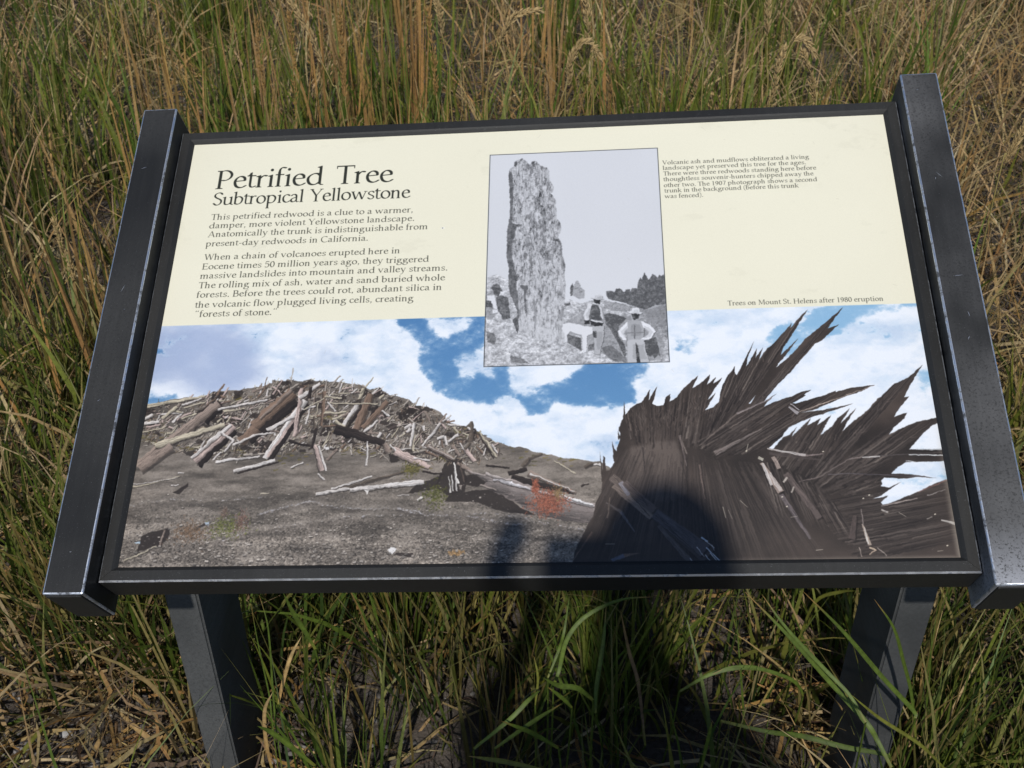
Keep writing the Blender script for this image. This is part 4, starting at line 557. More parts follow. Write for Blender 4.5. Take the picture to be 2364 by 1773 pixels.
    for q, v in PR['iman']:
        if v > 150: fill(img, [pairs(q)+(.7, .5)], tint(70), .7, im); fill(img, [pairs(q)+(-.4, .3)], tint(95), .5, im)
    for q, v in PR['iman']:
        Q = pairs(q); fill(img, [Q], tint(v), 1, im); cq = Q.mean(0)
        if v > 150: fill(img, [cq+(Q-cq)*.62+(.9, .8)], tint(v*.84), .7, im)
        scrib(q, 40, [v*.72, min(v*1.12, 232), v*.88], .8, 3, 1.4, .4, .5)
    img[Y0:Y1, X0:X1] = blur3(img[Y0:Y1, X0:X1]); 
    dk = 1-sstep(.25, .62, img[Y0:Y1, X0:X1].mean(2)); nz = zn(fbm(ih, iw, 3.2, 3.0, 4, .8))
    img[Y0:Y1, X0:X1] += (dk*(np.clip(nz, -.6, 3)*.085))[..., None]
    warp(img[Y0:Y1, X0:X1], .28, 4); warp(img[Y0:Y1, X0:X1], .14, 1.3)
    r = .75
    for q in ([(ix0, iy0), (ix1, iy0), (ix1, iy0+r), (ix0, iy0+r)], [(ix0, iy1-r), (ix1, iy1-r), (ix1, iy1), (ix0, iy1)], [(ix0, iy0), (ix0+r, iy0), (ix0+r, iy1), (ix0, iy1)], [(ix1-r, iy0), (ix1, iy0), (ix1, iy1), (ix1-r, iy1)]):
        fill(img, [np.array(q)], sr(38, 42, 44))
    # --- lettering
    G = glyphs()
    for i, (t, x0, y0, x1, y1) in enumerate(PR['text']):
        if i == 0: y0 = y1 = 73.6
        if i == 1: y0 = y1 = 99.3
        size = 42.0 if i == 0 else 28.0 if i == 1 else 12.6 if i < 13 else 8.9 if i < 20 else 9.2
        f = set_line(img, G, t, x0, (y0+y1)/2, x1, (y0+y1)/2, size, sr(44, 46, 38) if i < 2 else sr(70, 70, 60), .97, 170 if i == 0 else 90 if i == 1 else 0, -36 if i == 0 else -46 if i == 1 else 0)
        if VERB: print('fit', round(f, 3), t)
    # --- scratches and rubbed edges
    for x0, y0, x1, y1, w in PR['scratch']: fill(img, [quad(x0, y0, x1, y1, w*.35, w*.25)], sr(205, 195, 178), .8)
    sp = pairs(PR['specks'])
    for x, y in sp[:-1]: fill(img, [quad(x-.9, y+.4, x+.9, y-.4, 1.3, 1)], sr(225, 215, 195), .9)
    x, y = sp[-1]; fill(img, [quad(x-1.4, y, x+2.2, y, 2.4, 2.0)], sr(246, 246, 240)); fill(img, [quad(x-.8, y, x+.6, y, 1.3, 1.2)], sr(60, 60, 60))
    for k in range(260):
        x, y = prng.rand()*PWM, prng.rand()*PHM; a = prng.rand()*6.3; L = prng.rand()**3*9+.4
        fill(img, [quad(x, y, x+np.cos(a)*L, y+np.sin(a)*L, .3, .2)], sr(222, 216, 200) if k % 3 else sr(120, 110, 95), .35)
    e = np.maximum(sstep(PHM-5, PHM+1, yy)*sstep(500, 889, xx)*.5, sstep(PWM-7, PWM+1, xx)*sstep(380, 577, yy)*.6)
    img += (sr(176, 166, 152)-img)*e[..., None]
    img = blur3(img)
    img += (prng.randn(IH, IW, 1)*.012).astype(np.float32)
    return np.clip(img, 0, 1)

def blur3(img):
    k = (.22, .56, .22)
    p = np.pad(img, ((1, 1), (0, 0), (0, 0)), mode='edge'); img = p[:-2]*k[0]+p[1:-1]*k[1]+p[2:]*k[2]
    p = np.pad(img, ((0, 0), (1, 1), (0, 0)), mode='edge'); return p[:, :-2]*k[0]+p[:, 1:-1]*k[1]+p[:, 2:]*k[2]
# ---------------------------------------------------------------- naming helpers
def tag(o, label=None, cat=None, group=None, kind=None):
    if label: o['label'] = label
    if cat: o['category'] = cat
    if group: o['group'] = group
    if kind: o['kind'] = kind
    return o

def empty(name, loc, label, cat, group=None):
    o = bpy.data.objects.new(name, None); COL.objects.link(o); o.location = loc; o.empty_display_size = .05
    return tag(o, label, cat, group)

def link(name, me, mat=None, parent=None):
    o = bpy.data.objects.new(name, me); COL.objects.link(o)
    if mat:
        for m in (mat if isinstance(mat, (list, tuple)) else [mat]): me.materials.append(m)
    if parent: o.parent = parent
    return o

def from_bm(name, bm, mat, parent=None, smooth=False):
    me = bpy.data.meshes.new(name); bm.normal_update(); bm.to_mesh(me); bm.free()
    if smooth: me.polygons.foreach_set('use_smooth', [True]*len(me.polygons))
    return link(name, me, mat, parent)

# ---------------------------------------------------------------- materials
def new_mat(name):
    m = bpy.data.materials.new(name); m.use_nodes = True
    return m, m.node_tree, m.node_tree.nodes['Principled BSDF']
def N(t, kind, **kw):
    n = t.nodes.new(kind)
    for k, v in kw.items():
        if k.startswith('i_'):
            key = k[2:]; key = int(key) if key.isdigit() else key.replace('_', ' ')
            n.inputs[key].default_value = v
        else: setattr(n, k, v)
    return n
def noise(t, scale, detail=4, rough=.6, vec=None):
    n = N(t, 'ShaderNodeTexNoise', i_Scale=scale, i_Detail=detail, i_Roughness=rough)
    if vec: t.links.new(vec, n.inputs['Vector'])
    return n
def ramp(t, src, stops):
    r = N(t, 'ShaderNodeValToRGB'); e = r.color_ramp.elements
    while len(e) < len(stops): e.new(.5)
    for k, (p, c) in enumerate(stops):
        e[k].position = p; e[k].color = (*c, 1) if len(c) == 3 else c
    t.links.new(src, r.inputs[0]); return r
def mix(t, fac, a, b, mode='MIX'):
    m = N(t, 'ShaderNodeMix', data_type='RGBA', blend_type=mode)
    for s, v in ((0, fac), (6, a), (7, b)):
        if hasattr(v, 'links') or hasattr(v, 'is_linked'): t.links.new(v, m.inputs[s])
        else: m.inputs[s].default_value = v if not isinstance(v, tuple) else (*v, 1) if len(v) == 3 else v
    return m.outputs[2]
def bump(t, b, src, strength, dist=.001):
    n = N(t, 'ShaderNodeBump', i_Strength=strength, i_Distance=dist)
    t.links.new(src, n.inputs['Height']); t.links.new(n.outputs[0], b.inputs['Normal'])

def mat_paint(name, base, chalk, amount, rough=.42, end=False):
    """dark powder coat: fine orange-peel, chalky grey bloom broken by dark pits, thin scratches"""
    m, t, b = new_mat(name); tc = N(t, 'ShaderNodeTexCoord').outputs['Object']
    big = noise(t, 5, 3, .5, tc); fine = noise(t, 420, 2, .6, tc); pit = noise(t, 420, 3, .7, tc)
    streak = N(t, 'ShaderNodeMapping'); streak.inputs['Scale'].default_value = (60, 4, 60)
    t.links.new(tc, streak.inputs[0]); sn = noise(t, 3, 4, .7, streak.outputs[0])
    cover_ = ramp(t, big.outputs[0], [(.38, (0, 0, 0)), (.66, (amount, amount, amount))])
    holes = ramp(t, pit.outputs[0], [(.34, (.15, .15, .15)), (.48, (1, 1, 1))])
    f = mix(t, 1.0, cover_.outputs[0], holes.outputs[0], 'MULTIPLY')
    c = mix(t, f, base, chalk)
    c = mix(t, .35, c, ramp(t, sn.outputs[0], [(.3, (.6, .6, .6)), (.7, (1.35, 1.35, 1.35))]).outputs[0], 'MULTIPLY')
    dust = ramp(t, noise(t, 900, 1, .5, tc).outputs[0], [(.72, (0, 0, 0)), (.78, (.5, .5, .5))])
    c = mix(t, dust.outputs[0], c, (.20, .21, .22))
    if end:                                # glossy sheen painted into the coat colour towards the rail's lower end
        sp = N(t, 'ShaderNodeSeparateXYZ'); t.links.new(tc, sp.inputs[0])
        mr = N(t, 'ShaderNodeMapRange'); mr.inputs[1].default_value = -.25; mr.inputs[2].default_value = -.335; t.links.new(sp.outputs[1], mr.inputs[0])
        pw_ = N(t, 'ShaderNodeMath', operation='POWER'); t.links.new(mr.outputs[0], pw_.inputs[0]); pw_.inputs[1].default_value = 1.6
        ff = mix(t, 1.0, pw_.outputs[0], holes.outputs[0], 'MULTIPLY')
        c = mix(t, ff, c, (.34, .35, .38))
    t.links.new(c, b.inputs['Base Color'])
    rr = ramp(t, big.outputs[0], [(.3, (rough-.06,)*3), (.7, (rough+.16,)*3)]); t.links.new(rr.outputs[0], b.inputs['Roughness'])
    b.inputs['Specular IOR Level'].default_value = .36
    bump(t, b, fine.outputs[0], .25, .0004)
    return m

def mat_worn_glint(name, paint, metal, lo, hi):
    """paint rubbed through to bare metal in patches, brightened as a painted edge highlight"""
    m, t, b = new_mat(name); tc = N(t, 'ShaderNodeTexCoord').outputs['Object']
    n = noise(t, 55, 6, .75, tc); r = ramp(t, n.outputs[0], [(lo, (0, 0, 0)), (hi, (1, 1, 1))])
    t.links.new(mix(t, r.outputs[0], paint, metal), b.inputs['Base Color'])
    t.links.new(r.outputs[0], b.inputs['Metallic']); b.inputs['Roughness'].default_value = .42
    return m

M_RAIL_L = mat_paint('dark_powder_coat', (.0165, .0165, .016), (.046, .046, .045), .4)
M_RAIL_R = mat_paint('chalked_sheen_coat', (.020, .020, .0195), (.084, .084, .085), 1.0, .46, True)  # chalk bloom plus painted gloss, strongest at the lower end
M_FRAME = mat_paint('frame_powder_coat', (.0165, .0165, .016), (.036, .036, .035), .3, .48)
M_POST = mat_paint('dusty_powder_coat', (.046, .048, .049), (.105, .108, .108), .7, .55)
M_EDGE = mat_worn_glint('worn_glint_edge', (.06, .065, .075), (.62, .67, .76), .40, .54)  # edge wear, its metal colour raised to imitate bevel highlights
M_EDGE2 = mat_worn_glint('worn_glint_edge_bright', (.12, .13, .15), (.85, .86, .90), .36, .50)  # worn metal; the bottom bevel's sun highlight is put into this colour
M_BACK, _t, _b = new_mat('panel_backing'); _b.inputs['Base Color'].default_value = (.03, .03, .032, 1)

M_POST.node_tree.nodes['Principled BSDF'].inputs['Specular IOR Level'].default_value = .12

# ---------------------------------------------------------------- panel frame of reference
Z0 = 0.84
PW = np.array([[0.998189080, -0.0288712308, -0.0527732115], [0.0, 0.877294983, -0.479951574], [0.0601544663, 0.479082420, 0.875706272]])
def PT(x, y, z): return Vector(PW @ np.array((x, y, z)) + np.array((0, 0, Z0)))
M_PANEL = Matrix([list(PW[0])+[0], list(PW[1])+[0], list(PW[2])+[Z0], [0, 0, 0, 1]])

# ---------------------------------------------------------------- ground
gm, gt, gb = new_mat('dry_soil')
gc = N(gt, 'ShaderNodeTexCoord').outputs['Object']
g1 = noise(gt, 3, 6, .65, gc); g2 = noise(gt, 90, 5, .7, gc); g3 = N(gt, 'ShaderNodeTexVoronoi', i_Scale=150.0); gt.links.new(gc, g3.inputs['Vector'])
c = ramp(gt, g1.outputs[0], [(.3, (.045, .034, .026)), (.7, (.105, .084, .068))]).outputs[0]
c = mix(gt, .6, c, ramp(gt, g2.outputs[0], [(.3, (.5, .5, .5)), (.7, (1.4, 1.38, 1.35))]).outputs[0], 'MULTIPLY')
c = mix(gt, .35, c, ramp(gt, g3.outputs['Color'], [(.2, (.06, .052, .046)), (.9, (.15, .135, .12))]).outputs[0])
gt.links.new(c, gb.inputs['Base Color']); gb.inputs['Roughness'].default_value = .95
bump(gt, gb, g2.outputs[0], .9, .01)
rs = np.random.RandomState(3)
def axis():
    a = np.concatenate([-np.geomspace(400, 7, 14), np.arange(-6.9, 6.91, .06), np.geomspace(7, 400, 14)]); return a
ax = axis(); ny = len(ax)
GX, GY = np.meshgrid(ax, ax+1.5)
def ground_z(x, y):
    return .012*np.sin(x*3.1+1)*np.cos(y*2.3)+.010*np.sin(x*7.7+y*5.1)+.006*np.sin(x*19+2*y)*np.sin(y*17)
r_ = np.hypot(GX, GY-1.5); GZ = ground_z(GX, GY)*(r_ < 9) + (rs.rand(*GX.shape)-.5)*.008*(r_ < 7) - np.clip(r_-40, 0, 400)*.0
V = np.stack([GX, GY, GZ], 2).reshape(-1, 3)
i = (np.arange(ny-1)[:, None]*ny+np.arange(ny-1)[None]).ravel()
F = np.stack([i, i+1, i+ny+1, i+ny], 1)
def mesh_np(name, V, F, mats, colors=None, smooth=False):
    me = bpy.data.meshes.new(name); k = F.shape[1]
    me.vertices.add(len(V)); me.vertices.foreach_set('co', V.astype(np.float32).ravel())
    me.loops.add(F.size); me.loops.foreach_set('vertex_index', F.astype(np.int32).ravel())
    me.polygons.add(len(F)); me.polygons.foreach_set('loop_start', np.arange(0, F.size, k, dtype=np.int32))
    me.polygons.foreach_set('loop_total', np.full(len(F), k, np.int32))
    if smooth: me.polygons.foreach_set('use_smooth', np.ones(len(F), bool))
    if colors is not None:
        at = me.color_attributes.new('tint', 'FLOAT_COLOR', 'POINT')
        at.data.foreach_set('color', np.hstack([colors, np.ones((len(colors), 1))]).astype(np.float32).ravel())
    me.update(calc_edges=True)
    for m in mats: me.materials.append(m)
    return me
ground = link('ground', mesh_np('ground', V, F, [gm], smooth=True)); tag(ground, 'dry brown soil with gravel under the grass', kind='structure')

# ---------------------------------------------------------------- the information sign
sign = empty('information_sign', (0, 0, 0), 'low slanted information sign with cream panel in a dark metal frame on two posts', 'sign')
img = paint_panel()
pic = bpy.data.images.new('panel_print', IW, IH, alpha=False)
buf = np.ones((IH, IW, 4), np.float32); buf[..., :3] = img[::-1]
pic.pixels.foreach_set(buf.ravel()); pic.update(); pic.pack()
pm, pt_, pb = new_mat('printed_panel')
it = N(pt_, 'ShaderNodeTexImage'); it.image = pic; it.interpolation = 'Cubic'; it.extension = 'EXTEND'
pt_.links.new(N(pt_, 'ShaderNodeUVMap').outputs[0], it.inputs[0])
pc = mix(pt_, 1.0, it.outputs[0], (.86, .86, .86), 'MULTIPLY'); pt_.links.new(pc, pb.inputs['Base Color'])
pb.inputs['Roughness'].default_value = .38; pb.inputs['Specular IOR Level'].default_value = .45
bump(pt_, pb, noise(pt_, 700, 2, .5, N(pt_, 'ShaderNodeTexCoord').outputs['Object']).outputs[0], .05, .0002)
hw, hh = .4445, .28865
bm = bmesh.new(); uvl = bm.loops.layers.uv.new('UVMap')
e = .004
vs = [bm.verts.new(p) for p in ((-hw-e, -hh-e, 0), (hw+e, -hh-e, 0), (hw+e, hh+e, 0), (-hw-e, hh+e, 0))]
vb = [bm.verts.new((v.co.x, v.co.y, -.004)) for v in vs]
f = bm.faces.new(vs)
for lp in f.loops: lp[uvl].uv = ((lp.vert.co.x+hw)/(2*hw), (lp.vert.co.y+hh)/(2*hh))
bm.faces.new(vb[::-1])
for k in range(4): bm.faces.new((vs[k], vb[k], vb[(k+1) % 4], vs[(k+1) % 4]))
panel = from_bm('panel', bm, pm, sign); panel.matrix_world = M_PANEL
panel['label'] = 'cream printed panel with title, black and white inset photograph and wide colour photograph'

OX, OY = .462, .306                         # outside of the frame
prof = [(0, -.045), (0, .0030), (.0017, .0050), (.0125, .0050), (.0145, .0034), (.0175, .0006), (.0175, -.008), (.006, -.045)]
def frame_bar(side):
    bm = bmesh.new(); rings = []
    L = OX if side in 'bt' else OY
    for s in (-1, 1):
        ring = []
        for t, z in prof:
            a = s*(L-t-.00015)
            if side == 'b': p = (a, -OY+t, z)
            elif side == 't': p = (-a, OY-t, z)
            elif side == 'l': p = (-OX+t, -a, z)
            else: p = (OX-t, a, z)
            ring.append(bm.verts.new(p))
        rings.append(ring)
    n = len(prof)
    for k in range(n):
        f = bm.faces.new((rings[0][k], rings[1][k], rings[1][(k+1) % n], rings[0][(k+1) % n]))
        if k == 1: f.material_index = 1
    bm.faces.new(rings[0][::-1]); bm.faces.new(rings[1])
    bmesh.ops.recalc_face_normals(bm, faces=bm.faces)
    o = from_bm('frame_bar', bm, [M_FRAME, M_EDGE2 if side == 'b' else M_EDGE], sign); o.matrix_world = M_PANEL
    return o
for s in 'btlr': frame_bar(s)
def box(bm, x0, x1, y0, y1, z0, z1):
    v = [bm.verts.new(p) for p in ((x0, y0, z0), (x1, y0, z0), (x1, y1, z0), (x0, y1, z0), (x0, y0, z1), (x1, y0, z1), (x1, y1, z1), (x0, y1, z1))]
    return [bm.faces.new([v[i] for i in q]) for q in ((0, 3, 2, 1), (4, 5, 6, 7), (0, 1, 5, 4), (1, 2, 6, 5), (2, 3, 7, 6), (3, 0, 4, 7))]
bm = bmesh.new(); box(bm, -.452, .452, -.296, .296, -.040, -.0085); o = from_bm('back_plate', bm, M_BACK, sign); o.matrix_world = M_PANEL
def rail(x0, x1, mat, edge):
    bm = bmesh.new(); box(bm, x0, x1, -.3265, .3265, -.055, .030)
    bmesh.ops.bevel(bm, geom=[e for e in bm.edges], offset=.0021, segments=3, profile=.5, affect='EDGES', material=1)
    o = from_bm('side_rail', bm, [mat, edge], sign); o.matrix_world = M_PANEL; return o
rl = rail(-.5085, -.4635, M_RAIL_L, M_EDGE); rl['label'] = 'dark left side rail with long scratches'
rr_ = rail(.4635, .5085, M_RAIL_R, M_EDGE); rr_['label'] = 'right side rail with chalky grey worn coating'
for k in range(2):                          # end caps let into the lower ends of the rails
    bm = bmesh.new(); x = -.486 if k == 0 else .486
    box(bm, x-.0195, x+.0195, -.3282, -.3262, -.052, .0265)
    bmesh.ops.bevel(bm, geom=[e for e in bm.edges], offset=.0007, segments=1, affect='EDGES')
    o = from_bm('end_cap', bm, M_FRAME, sign); o.matrix_world = M_PANEL
def post(xa, xb):
    bm = bmesh.new(); y0, y1 = -.08, .055; vs = []
    def top(x, y):                          # underside of the slanted rail above this point
        p = np.linalg.solve(PW, np.array((x, y, 0.))); nrm = PW[:, 2]
        o3 = PW @ np.array((0, 0, -.052)) + np.array((0, 0, Z0))
        return o3[2]-(nrm[0]*(x-o3[0])+nrm[1]*(y-o3[1]))/nrm[2]
    q = [(xa, y0), (xb, y0), (xb, y1), (xa, y1)]
    lo = [bm.verts.new((x, y, -.15)) for x, y in q]; hi = [bm.verts.new((x, y, top(x, y))) for x, y in q]
    bm.faces.new(lo[::-1]); bm.faces.new(hi)
    for k in range(4): bm.faces.new((lo[k], lo[(k+1) % 4], hi[(k+1) % 4], hi[k]))
    bmesh.ops.bevel(bm, geom=[e for e in bm.edges if abs((e.verts[0].co-e.verts[1].co).z) > .3], offset=.003, segments=3, affect='EDGES')
    return from_bm('post', bm, M_POST, sign)
post(-.4825, -.4365); post(.4750, .5210)
bm = bmesh.new(); box(bm, -.44, .44, -.02, .02, -.058, -.0452); o = from_bm('cross_bar', bm, M_FRAME, sign); o.matrix_world = M_PANEL
# small worn chips and scratches standing proud of the coating by a hair
chips = [(-.492, .23, .004, 20), (-.487, .05, .006, 70), (-.480, .02, .001, 5), (-.489, -.10, .002, 40), (.487, .17, .005, -50), (.482, .165, .002, 80), (.486, .03, .006, 5), (.489, -.02, .004, 100), (.484, -.05, .003, 60), (.481, .30, .002, 20), (-.486, -.28, .0015, 0)]
bm = bmesh.new()
for x, y, L, a in chips:
    a = math.radians(a); d = Vector((math.cos(a), math.sin(a), 0))*L; n = Vector((-d.y, d.x, 0)).normalized()*.0004; c0 = Vector((x, y, .0304))
    vsc = [bm.verts.new(c0-d-n*.2), bm.verts.new(c0+n), bm.verts.new(c0+d), bm.verts.new(c0-n)]; bm.faces.new(vsc)
bmesh.ops.solidify(bm, geom=list(bm.faces), thickness=.0002)
o = from_bm('scratches', bm, M_EDGE2, sign); o.matrix_world = M_PANEL; o['kind'] = 'stuff'

# ---------------------------------------------------------------- plant materials
def leaf_mat(name, rough=.55, trans=.32, sc_=140):
    m, t, b = new_mat(name); a = N(t, 'ShaderNodeAttribute', attribute_name='tint')
    n = noise(t, sc_, 3, .6, N(t, 'ShaderNodeTexCoord').outputs['Object'])
    c = mix(t, .75, a.outputs['Color'], ramp(t, n.outputs[0], [(.3, (.62, .62, .62)), (.72, (1.3, 1.3, 1.3))]).outputs[0], 'MULTIPLY')
    t.links.new(c, b.inputs['Base Color']); b.inputs['Roughness'].default_value = rough; b.inputs['Specular IOR Level'].default_value = .4
    tr = N(t, 'ShaderNodeBsdfTranslucent'); t.links.new(c, tr.inputs[0])
    ms = N(t, 'ShaderNodeMixShader'); ms.inputs[0].default_value = trans
    t.links.new(b.outputs[0], ms.inputs[1]); t.links.new(tr.outputs[0], ms.inputs[2])
    t.links.new(ms.outputs[0], t.nodes['Material Output'].inputs[0]); return m
M_GRASS = leaf_mat('grass_blade'); M_STRAW = leaf_mat('dry_grass', .7, .2)

GREEN = np.array((.096, .142, .019)); DGREEN = np.array((.026, .052, .011)); YGREEN = np.array((.185, .190, .030))
STRAW = np.array((.41, .295, .135)); TAN = np.array((.34, .20, .065)); BROWN = np.array((.105, .070, .048)); PALE = np.array((.52, .41, .24))

def grass(name, rs, base, az, L, w, th0, th1, col, tip, K=5, mat=M_GRASS, kink=.25, label=None, droop=0):
    """n blades as one mesh; th0 lean at the root and th1 extra lean at the tip, radians from upright"""
    n = len(base); ts = np.linspace(0, 1, K+1)
    P = np.zeros((n, K+1, 3)); P[:, 0] = base; A = az.copy(); side = np.zeros((n, K+1, 3))
    for k in range(K+1):
        th = th0+th1*(ts[k]**1.3)
        A = A+rs.randn(n)*kink/K
        D = np.stack([np.sin(th)*np.cos(A), np.sin(th)*np.sin(A), np.cos(th)], 1)
        if k < K: P[:, k+1] = P[:, k]+D*(L/K)[:, None]
        if k == 0: tw = rs.rand(n)*np.pi
        perp = np.stack([-np.sin(A), np.cos(A), np.zeros(n)], 1); up_ = np.cross(D, perp)
        side[:, k] = perp*np.cos(tw)[:, None]+up_*np.sin(tw)[:, None]; tw = tw+rs.randn(n)*.25
    P[..., 2] = np.maximum(P[..., 2], base[:, None, 2]+.002)
    prof_ = np.clip(1-ts**2.2, .04, 1)*(.65+.35*np.sin(np.pi*np.clip(ts*1.2, 0, 1)))
    W = w[:, None]*prof_[None]*.5
    V = np.stack([P-side*W[..., None], P+side*W[..., None]], 2).reshape(n, -1, 3)
    j = np.arange(K); f1 = np.stack([2*j, 2*j+1, 2*j+3, 2*j+2], 1)
    F = (f1[None]+(np.arange(n)*(2*(K+1)))[:, None, None]).reshape(-1, 4)
    C = col[:, None]+(tip-col)[:, None]*(ts**2)[None, :, None]
    C = np.repeat(C, 2, 1).reshape(-1, 3)
    me = mesh_np(name, V.reshape(-1, 3), F, [mat], C, smooth=True)
    o = link(name, me); tag(o, label, 'grass', kind='stuff')
    return o

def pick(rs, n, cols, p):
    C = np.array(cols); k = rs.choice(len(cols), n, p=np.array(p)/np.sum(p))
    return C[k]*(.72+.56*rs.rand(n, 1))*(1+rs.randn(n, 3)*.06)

def area(rs, n, y0, y1, pw=1.0, marg=.75):
    y = y0+(y1-y0)*rs.rand(n)**pw; hx = .62+(y+1.1)*.47+marg
    x = (rs.rand(n)*2-1)*hx+.05-.04*y
    return x, y
def lowfreq(x, y, s, seed):
    r = np.random.RandomState(seed); v = 0
    for k in range(5):
        a = r.rand()*6.3; v = v+np.sin((x*np.cos(a)+y*np.sin(a))*s*(.6+r.rand())+r.rand()*6.3)
    return v/5
def keep(x, y):
    """not inside a post, and thin over the stony patch at the front left"""
    ok = ~((np.abs(y+.012) < .075) & ((np.abs(x+.459) < .03) | (np.abs(x-.498) < .03)))
    return ok
def bare(x, y):
    return np.clip(1.15-np.hypot((x+.72)/.42, (y+.08)/.22), 0, 1) + np.clip(1.0-np.hypot((x+1.9)/.5, (y-4.4)/.9), 0, 1)

def clumps(name, seed, nc, per, y0, y1, hL, wL, cols, p, tipc, lean=(.05, .35), bend=(.2, .9), pw=.8, rad=.05, K=5, mat=M_GRASS, label=None, gate=None, marg=.75, away=0.0):
    rs = np.random.RandomState(seed)
    cx_, cy_ = area(rs, nc, y0, y1, pw, marg)
    if gate is not None:
        m = rs.rand(nc) < gate(cx_, cy_); cx_, cy_ = cx_[m], cy_[m]; nc = len(cx_)
    cnt = rs.poisson(per, nc)+1; idx = np.repeat(np.arange(nc), cnt); n = len(idx)
    r = np.abs(rs.randn(n))*rad*(.6+.8*rs.rand(nc))[idx]; a = rs.rand(n)*2*np.pi
    x = cx_[idx]+r*np.cos(a); y = cy_[idx]+r*np.sin(a)
    m = keep(x, y); x, y, idx, a, r = x[m], y[m], idx[m], a[m], r[m]; n = len(x)
    hs = (.75+.5*rs.rand(nc))[idx]
    under = (np.abs(x) < .54) & (y > -.34) & (y < .33)
    L = (hL[0]+(hL[1]-hL[0])*rs.rand(n))*hs; L = np.where(under, np.minimum(L, .34+.2*(y+.3)), L)
    w = wL[0]+(wL[1]-wL[0])*rs.rand(n)
    az = a+rs.randn(n)*.8+away
    th0 = lean[0]+(lean[1]-lean[0])*rs.rand(n)**1.5; th1 = bend[0]+(bend[1]-bend[0])*rs.rand(n)**1.6
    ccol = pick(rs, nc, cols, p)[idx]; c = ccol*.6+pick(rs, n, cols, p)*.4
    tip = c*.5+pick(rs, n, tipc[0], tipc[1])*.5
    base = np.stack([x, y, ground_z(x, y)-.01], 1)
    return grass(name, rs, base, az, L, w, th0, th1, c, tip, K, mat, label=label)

tipg = ([GREEN, YGREEN, STRAW, TAN], [4, 3, 2, 1]); tips = ([STRAW, PALE, TAN], [3, 2, 2])
south = lambda x, y: np.clip(1-bare(x, y)*1.3, .0, 1)
# matted dead blades over the soil
def litter(name, seed, n, y0, y1, L_, w_, cols, p, lift, label, pw=.8, dens=None):
    rs = np.random.RandomState(seed); x, y = area(rs, n, y0, y1, pw)
    m = keep(x, y) & (rs.rand(n) < (1-.55*np.clip(bare(x, y), 0, 1) if dens is None else dens(x, y))*np.where((np.abs(x) < .4) & (y < .45), .45, 1)); x, y = x[m], y[m]; n = len(x)
    base = np.stack([x, y, ground_z(x, y)+rs.rand(n)**1.5*lift], 1)
    c = pick(rs, n, cols, p); tip = c*.6+pick(rs, n, cols, p)*.4
    return grass(name, rs, base, rs.rand(n)*6.283, L_[0]+(L_[1]-L_[0])*rs.rand(n)**1.4, w_[0]+(w_[1]-w_[0])*rs.rand(n), 1.05+.45*rs.rand(n), (rs.rand(n)-.4)*.9, c, tip, 4, M_STRAW, 1.6, label)
litter('straw_litter', 11, 42000, -.5, 5.6, (.05, .22), (.002, .006), [STRAW, BROWN, TAN, PALE, BROWN*.5], [1.8, 4, 1.4, .5, 6], .06, 'matted dead straw-coloured grass lying on the soil')
litter('fallen_straw', 12, 11500, -.4, 1.2, (.06, .26), (.004, .009), [STRAW*.75, BROWN, TAN*.8, PALE*.7], [4, 3, 4, .6], .07, 'broad dead grass blades fallen around the sign', 1.0, lambda x, y: np.clip(.22+1.1*np.exp(-((x+.66)/.36)**2-((y-.14)/.28)**2)+.8*np.exp(-((x-.42)/.2)**2-((y-.1)/.2)**2)-.3*np.clip(bare(x, y), 0, 1), .05, 1))
clumps('short_grass', 21, 2500, 9, -.5, 5.6, (.08, .24), (.0025, .006), [GREEN, DGREEN, YGREEN, STRAW, BROWN], [4, 2, 3, 4, 3], tipg, (.1, 1.0), (.3, 1.6), .8, .06, 4, label='short mixed green and dry grass', gate=south)
# green grass standing behind the sign
blot = lambda x, y: np.exp(-((x-.42)/.35)**2-((y-.85)/.55)**2)
gg = lambda x, y: np.clip(.30+.7*lowfreq(x, y, 2.6, 5)+.15*(x < -.5)+.5*blot(x, y), .04, 1)*np.clip(1-bare(x, y), 0, 1)
clumps('tall_green_grass', 31, 1450, 11, .38, 5.4, (.26, .60), (.006, .015), [GREEN*1.2, DGREEN, YGREEN*1.1], [5, 1.6, 3], tipg, (.0, .3), (.1, 1.0), .75, .05, 5, label='tall green grass standing behind the sign', gate=gg)
clumps('broad_green_grass', 32, 190, 8, .40, 2.4, (.34, .56), (.008, .015), [GREEN*1.1, DGREEN*1.3, YGREEN*.8], [5, 2, 1], ([GREEN, YGREEN], [4, 1]), (.0, .25), (.0, .6), 1.0, .05, 6, label='broad green blades standing behind the right half of the panel', gate=lambda x, y: np.clip(blot(x, y)*1.3+.22*(lowfreq(x, y, 2.6, 5) > 0), 0, 1))
gs = lambda x, y: np.clip(.55-.4*lowfreq(x, y, 2.2, 5)+.25*(x > .8), .1, 1)*np.clip(1-bare(x, y), 0, 1)
clumps('tall_dry_grass', 41, 1200, 8, .40, 5.4, (.2, .56), (.0035, .0095), [STRAW, TAN, BROWN, PALE], [4, 3, 1, 1], tips, (.0, .6), (.1, 1.7), .75, .06, 5, M_STRAW, label='tall straw-coloured grass standing behind the sign', gate=gs)
clumps('bent_dry_grass', 42, 950, 7, .38, 4.4, (.2, .5), (.0035, .0095), [STRAW, TAN, PALE, BROWN], [4, 2, 2, 1], tips, (.5, 1.2), (.3, 1.6), .8, .1, 7, M_STRAW, label='bent and broken straw blades criss-crossing behind the sign', gate=lambda x, y: np.clip(.45+.35*(x > .3), 0, 1))
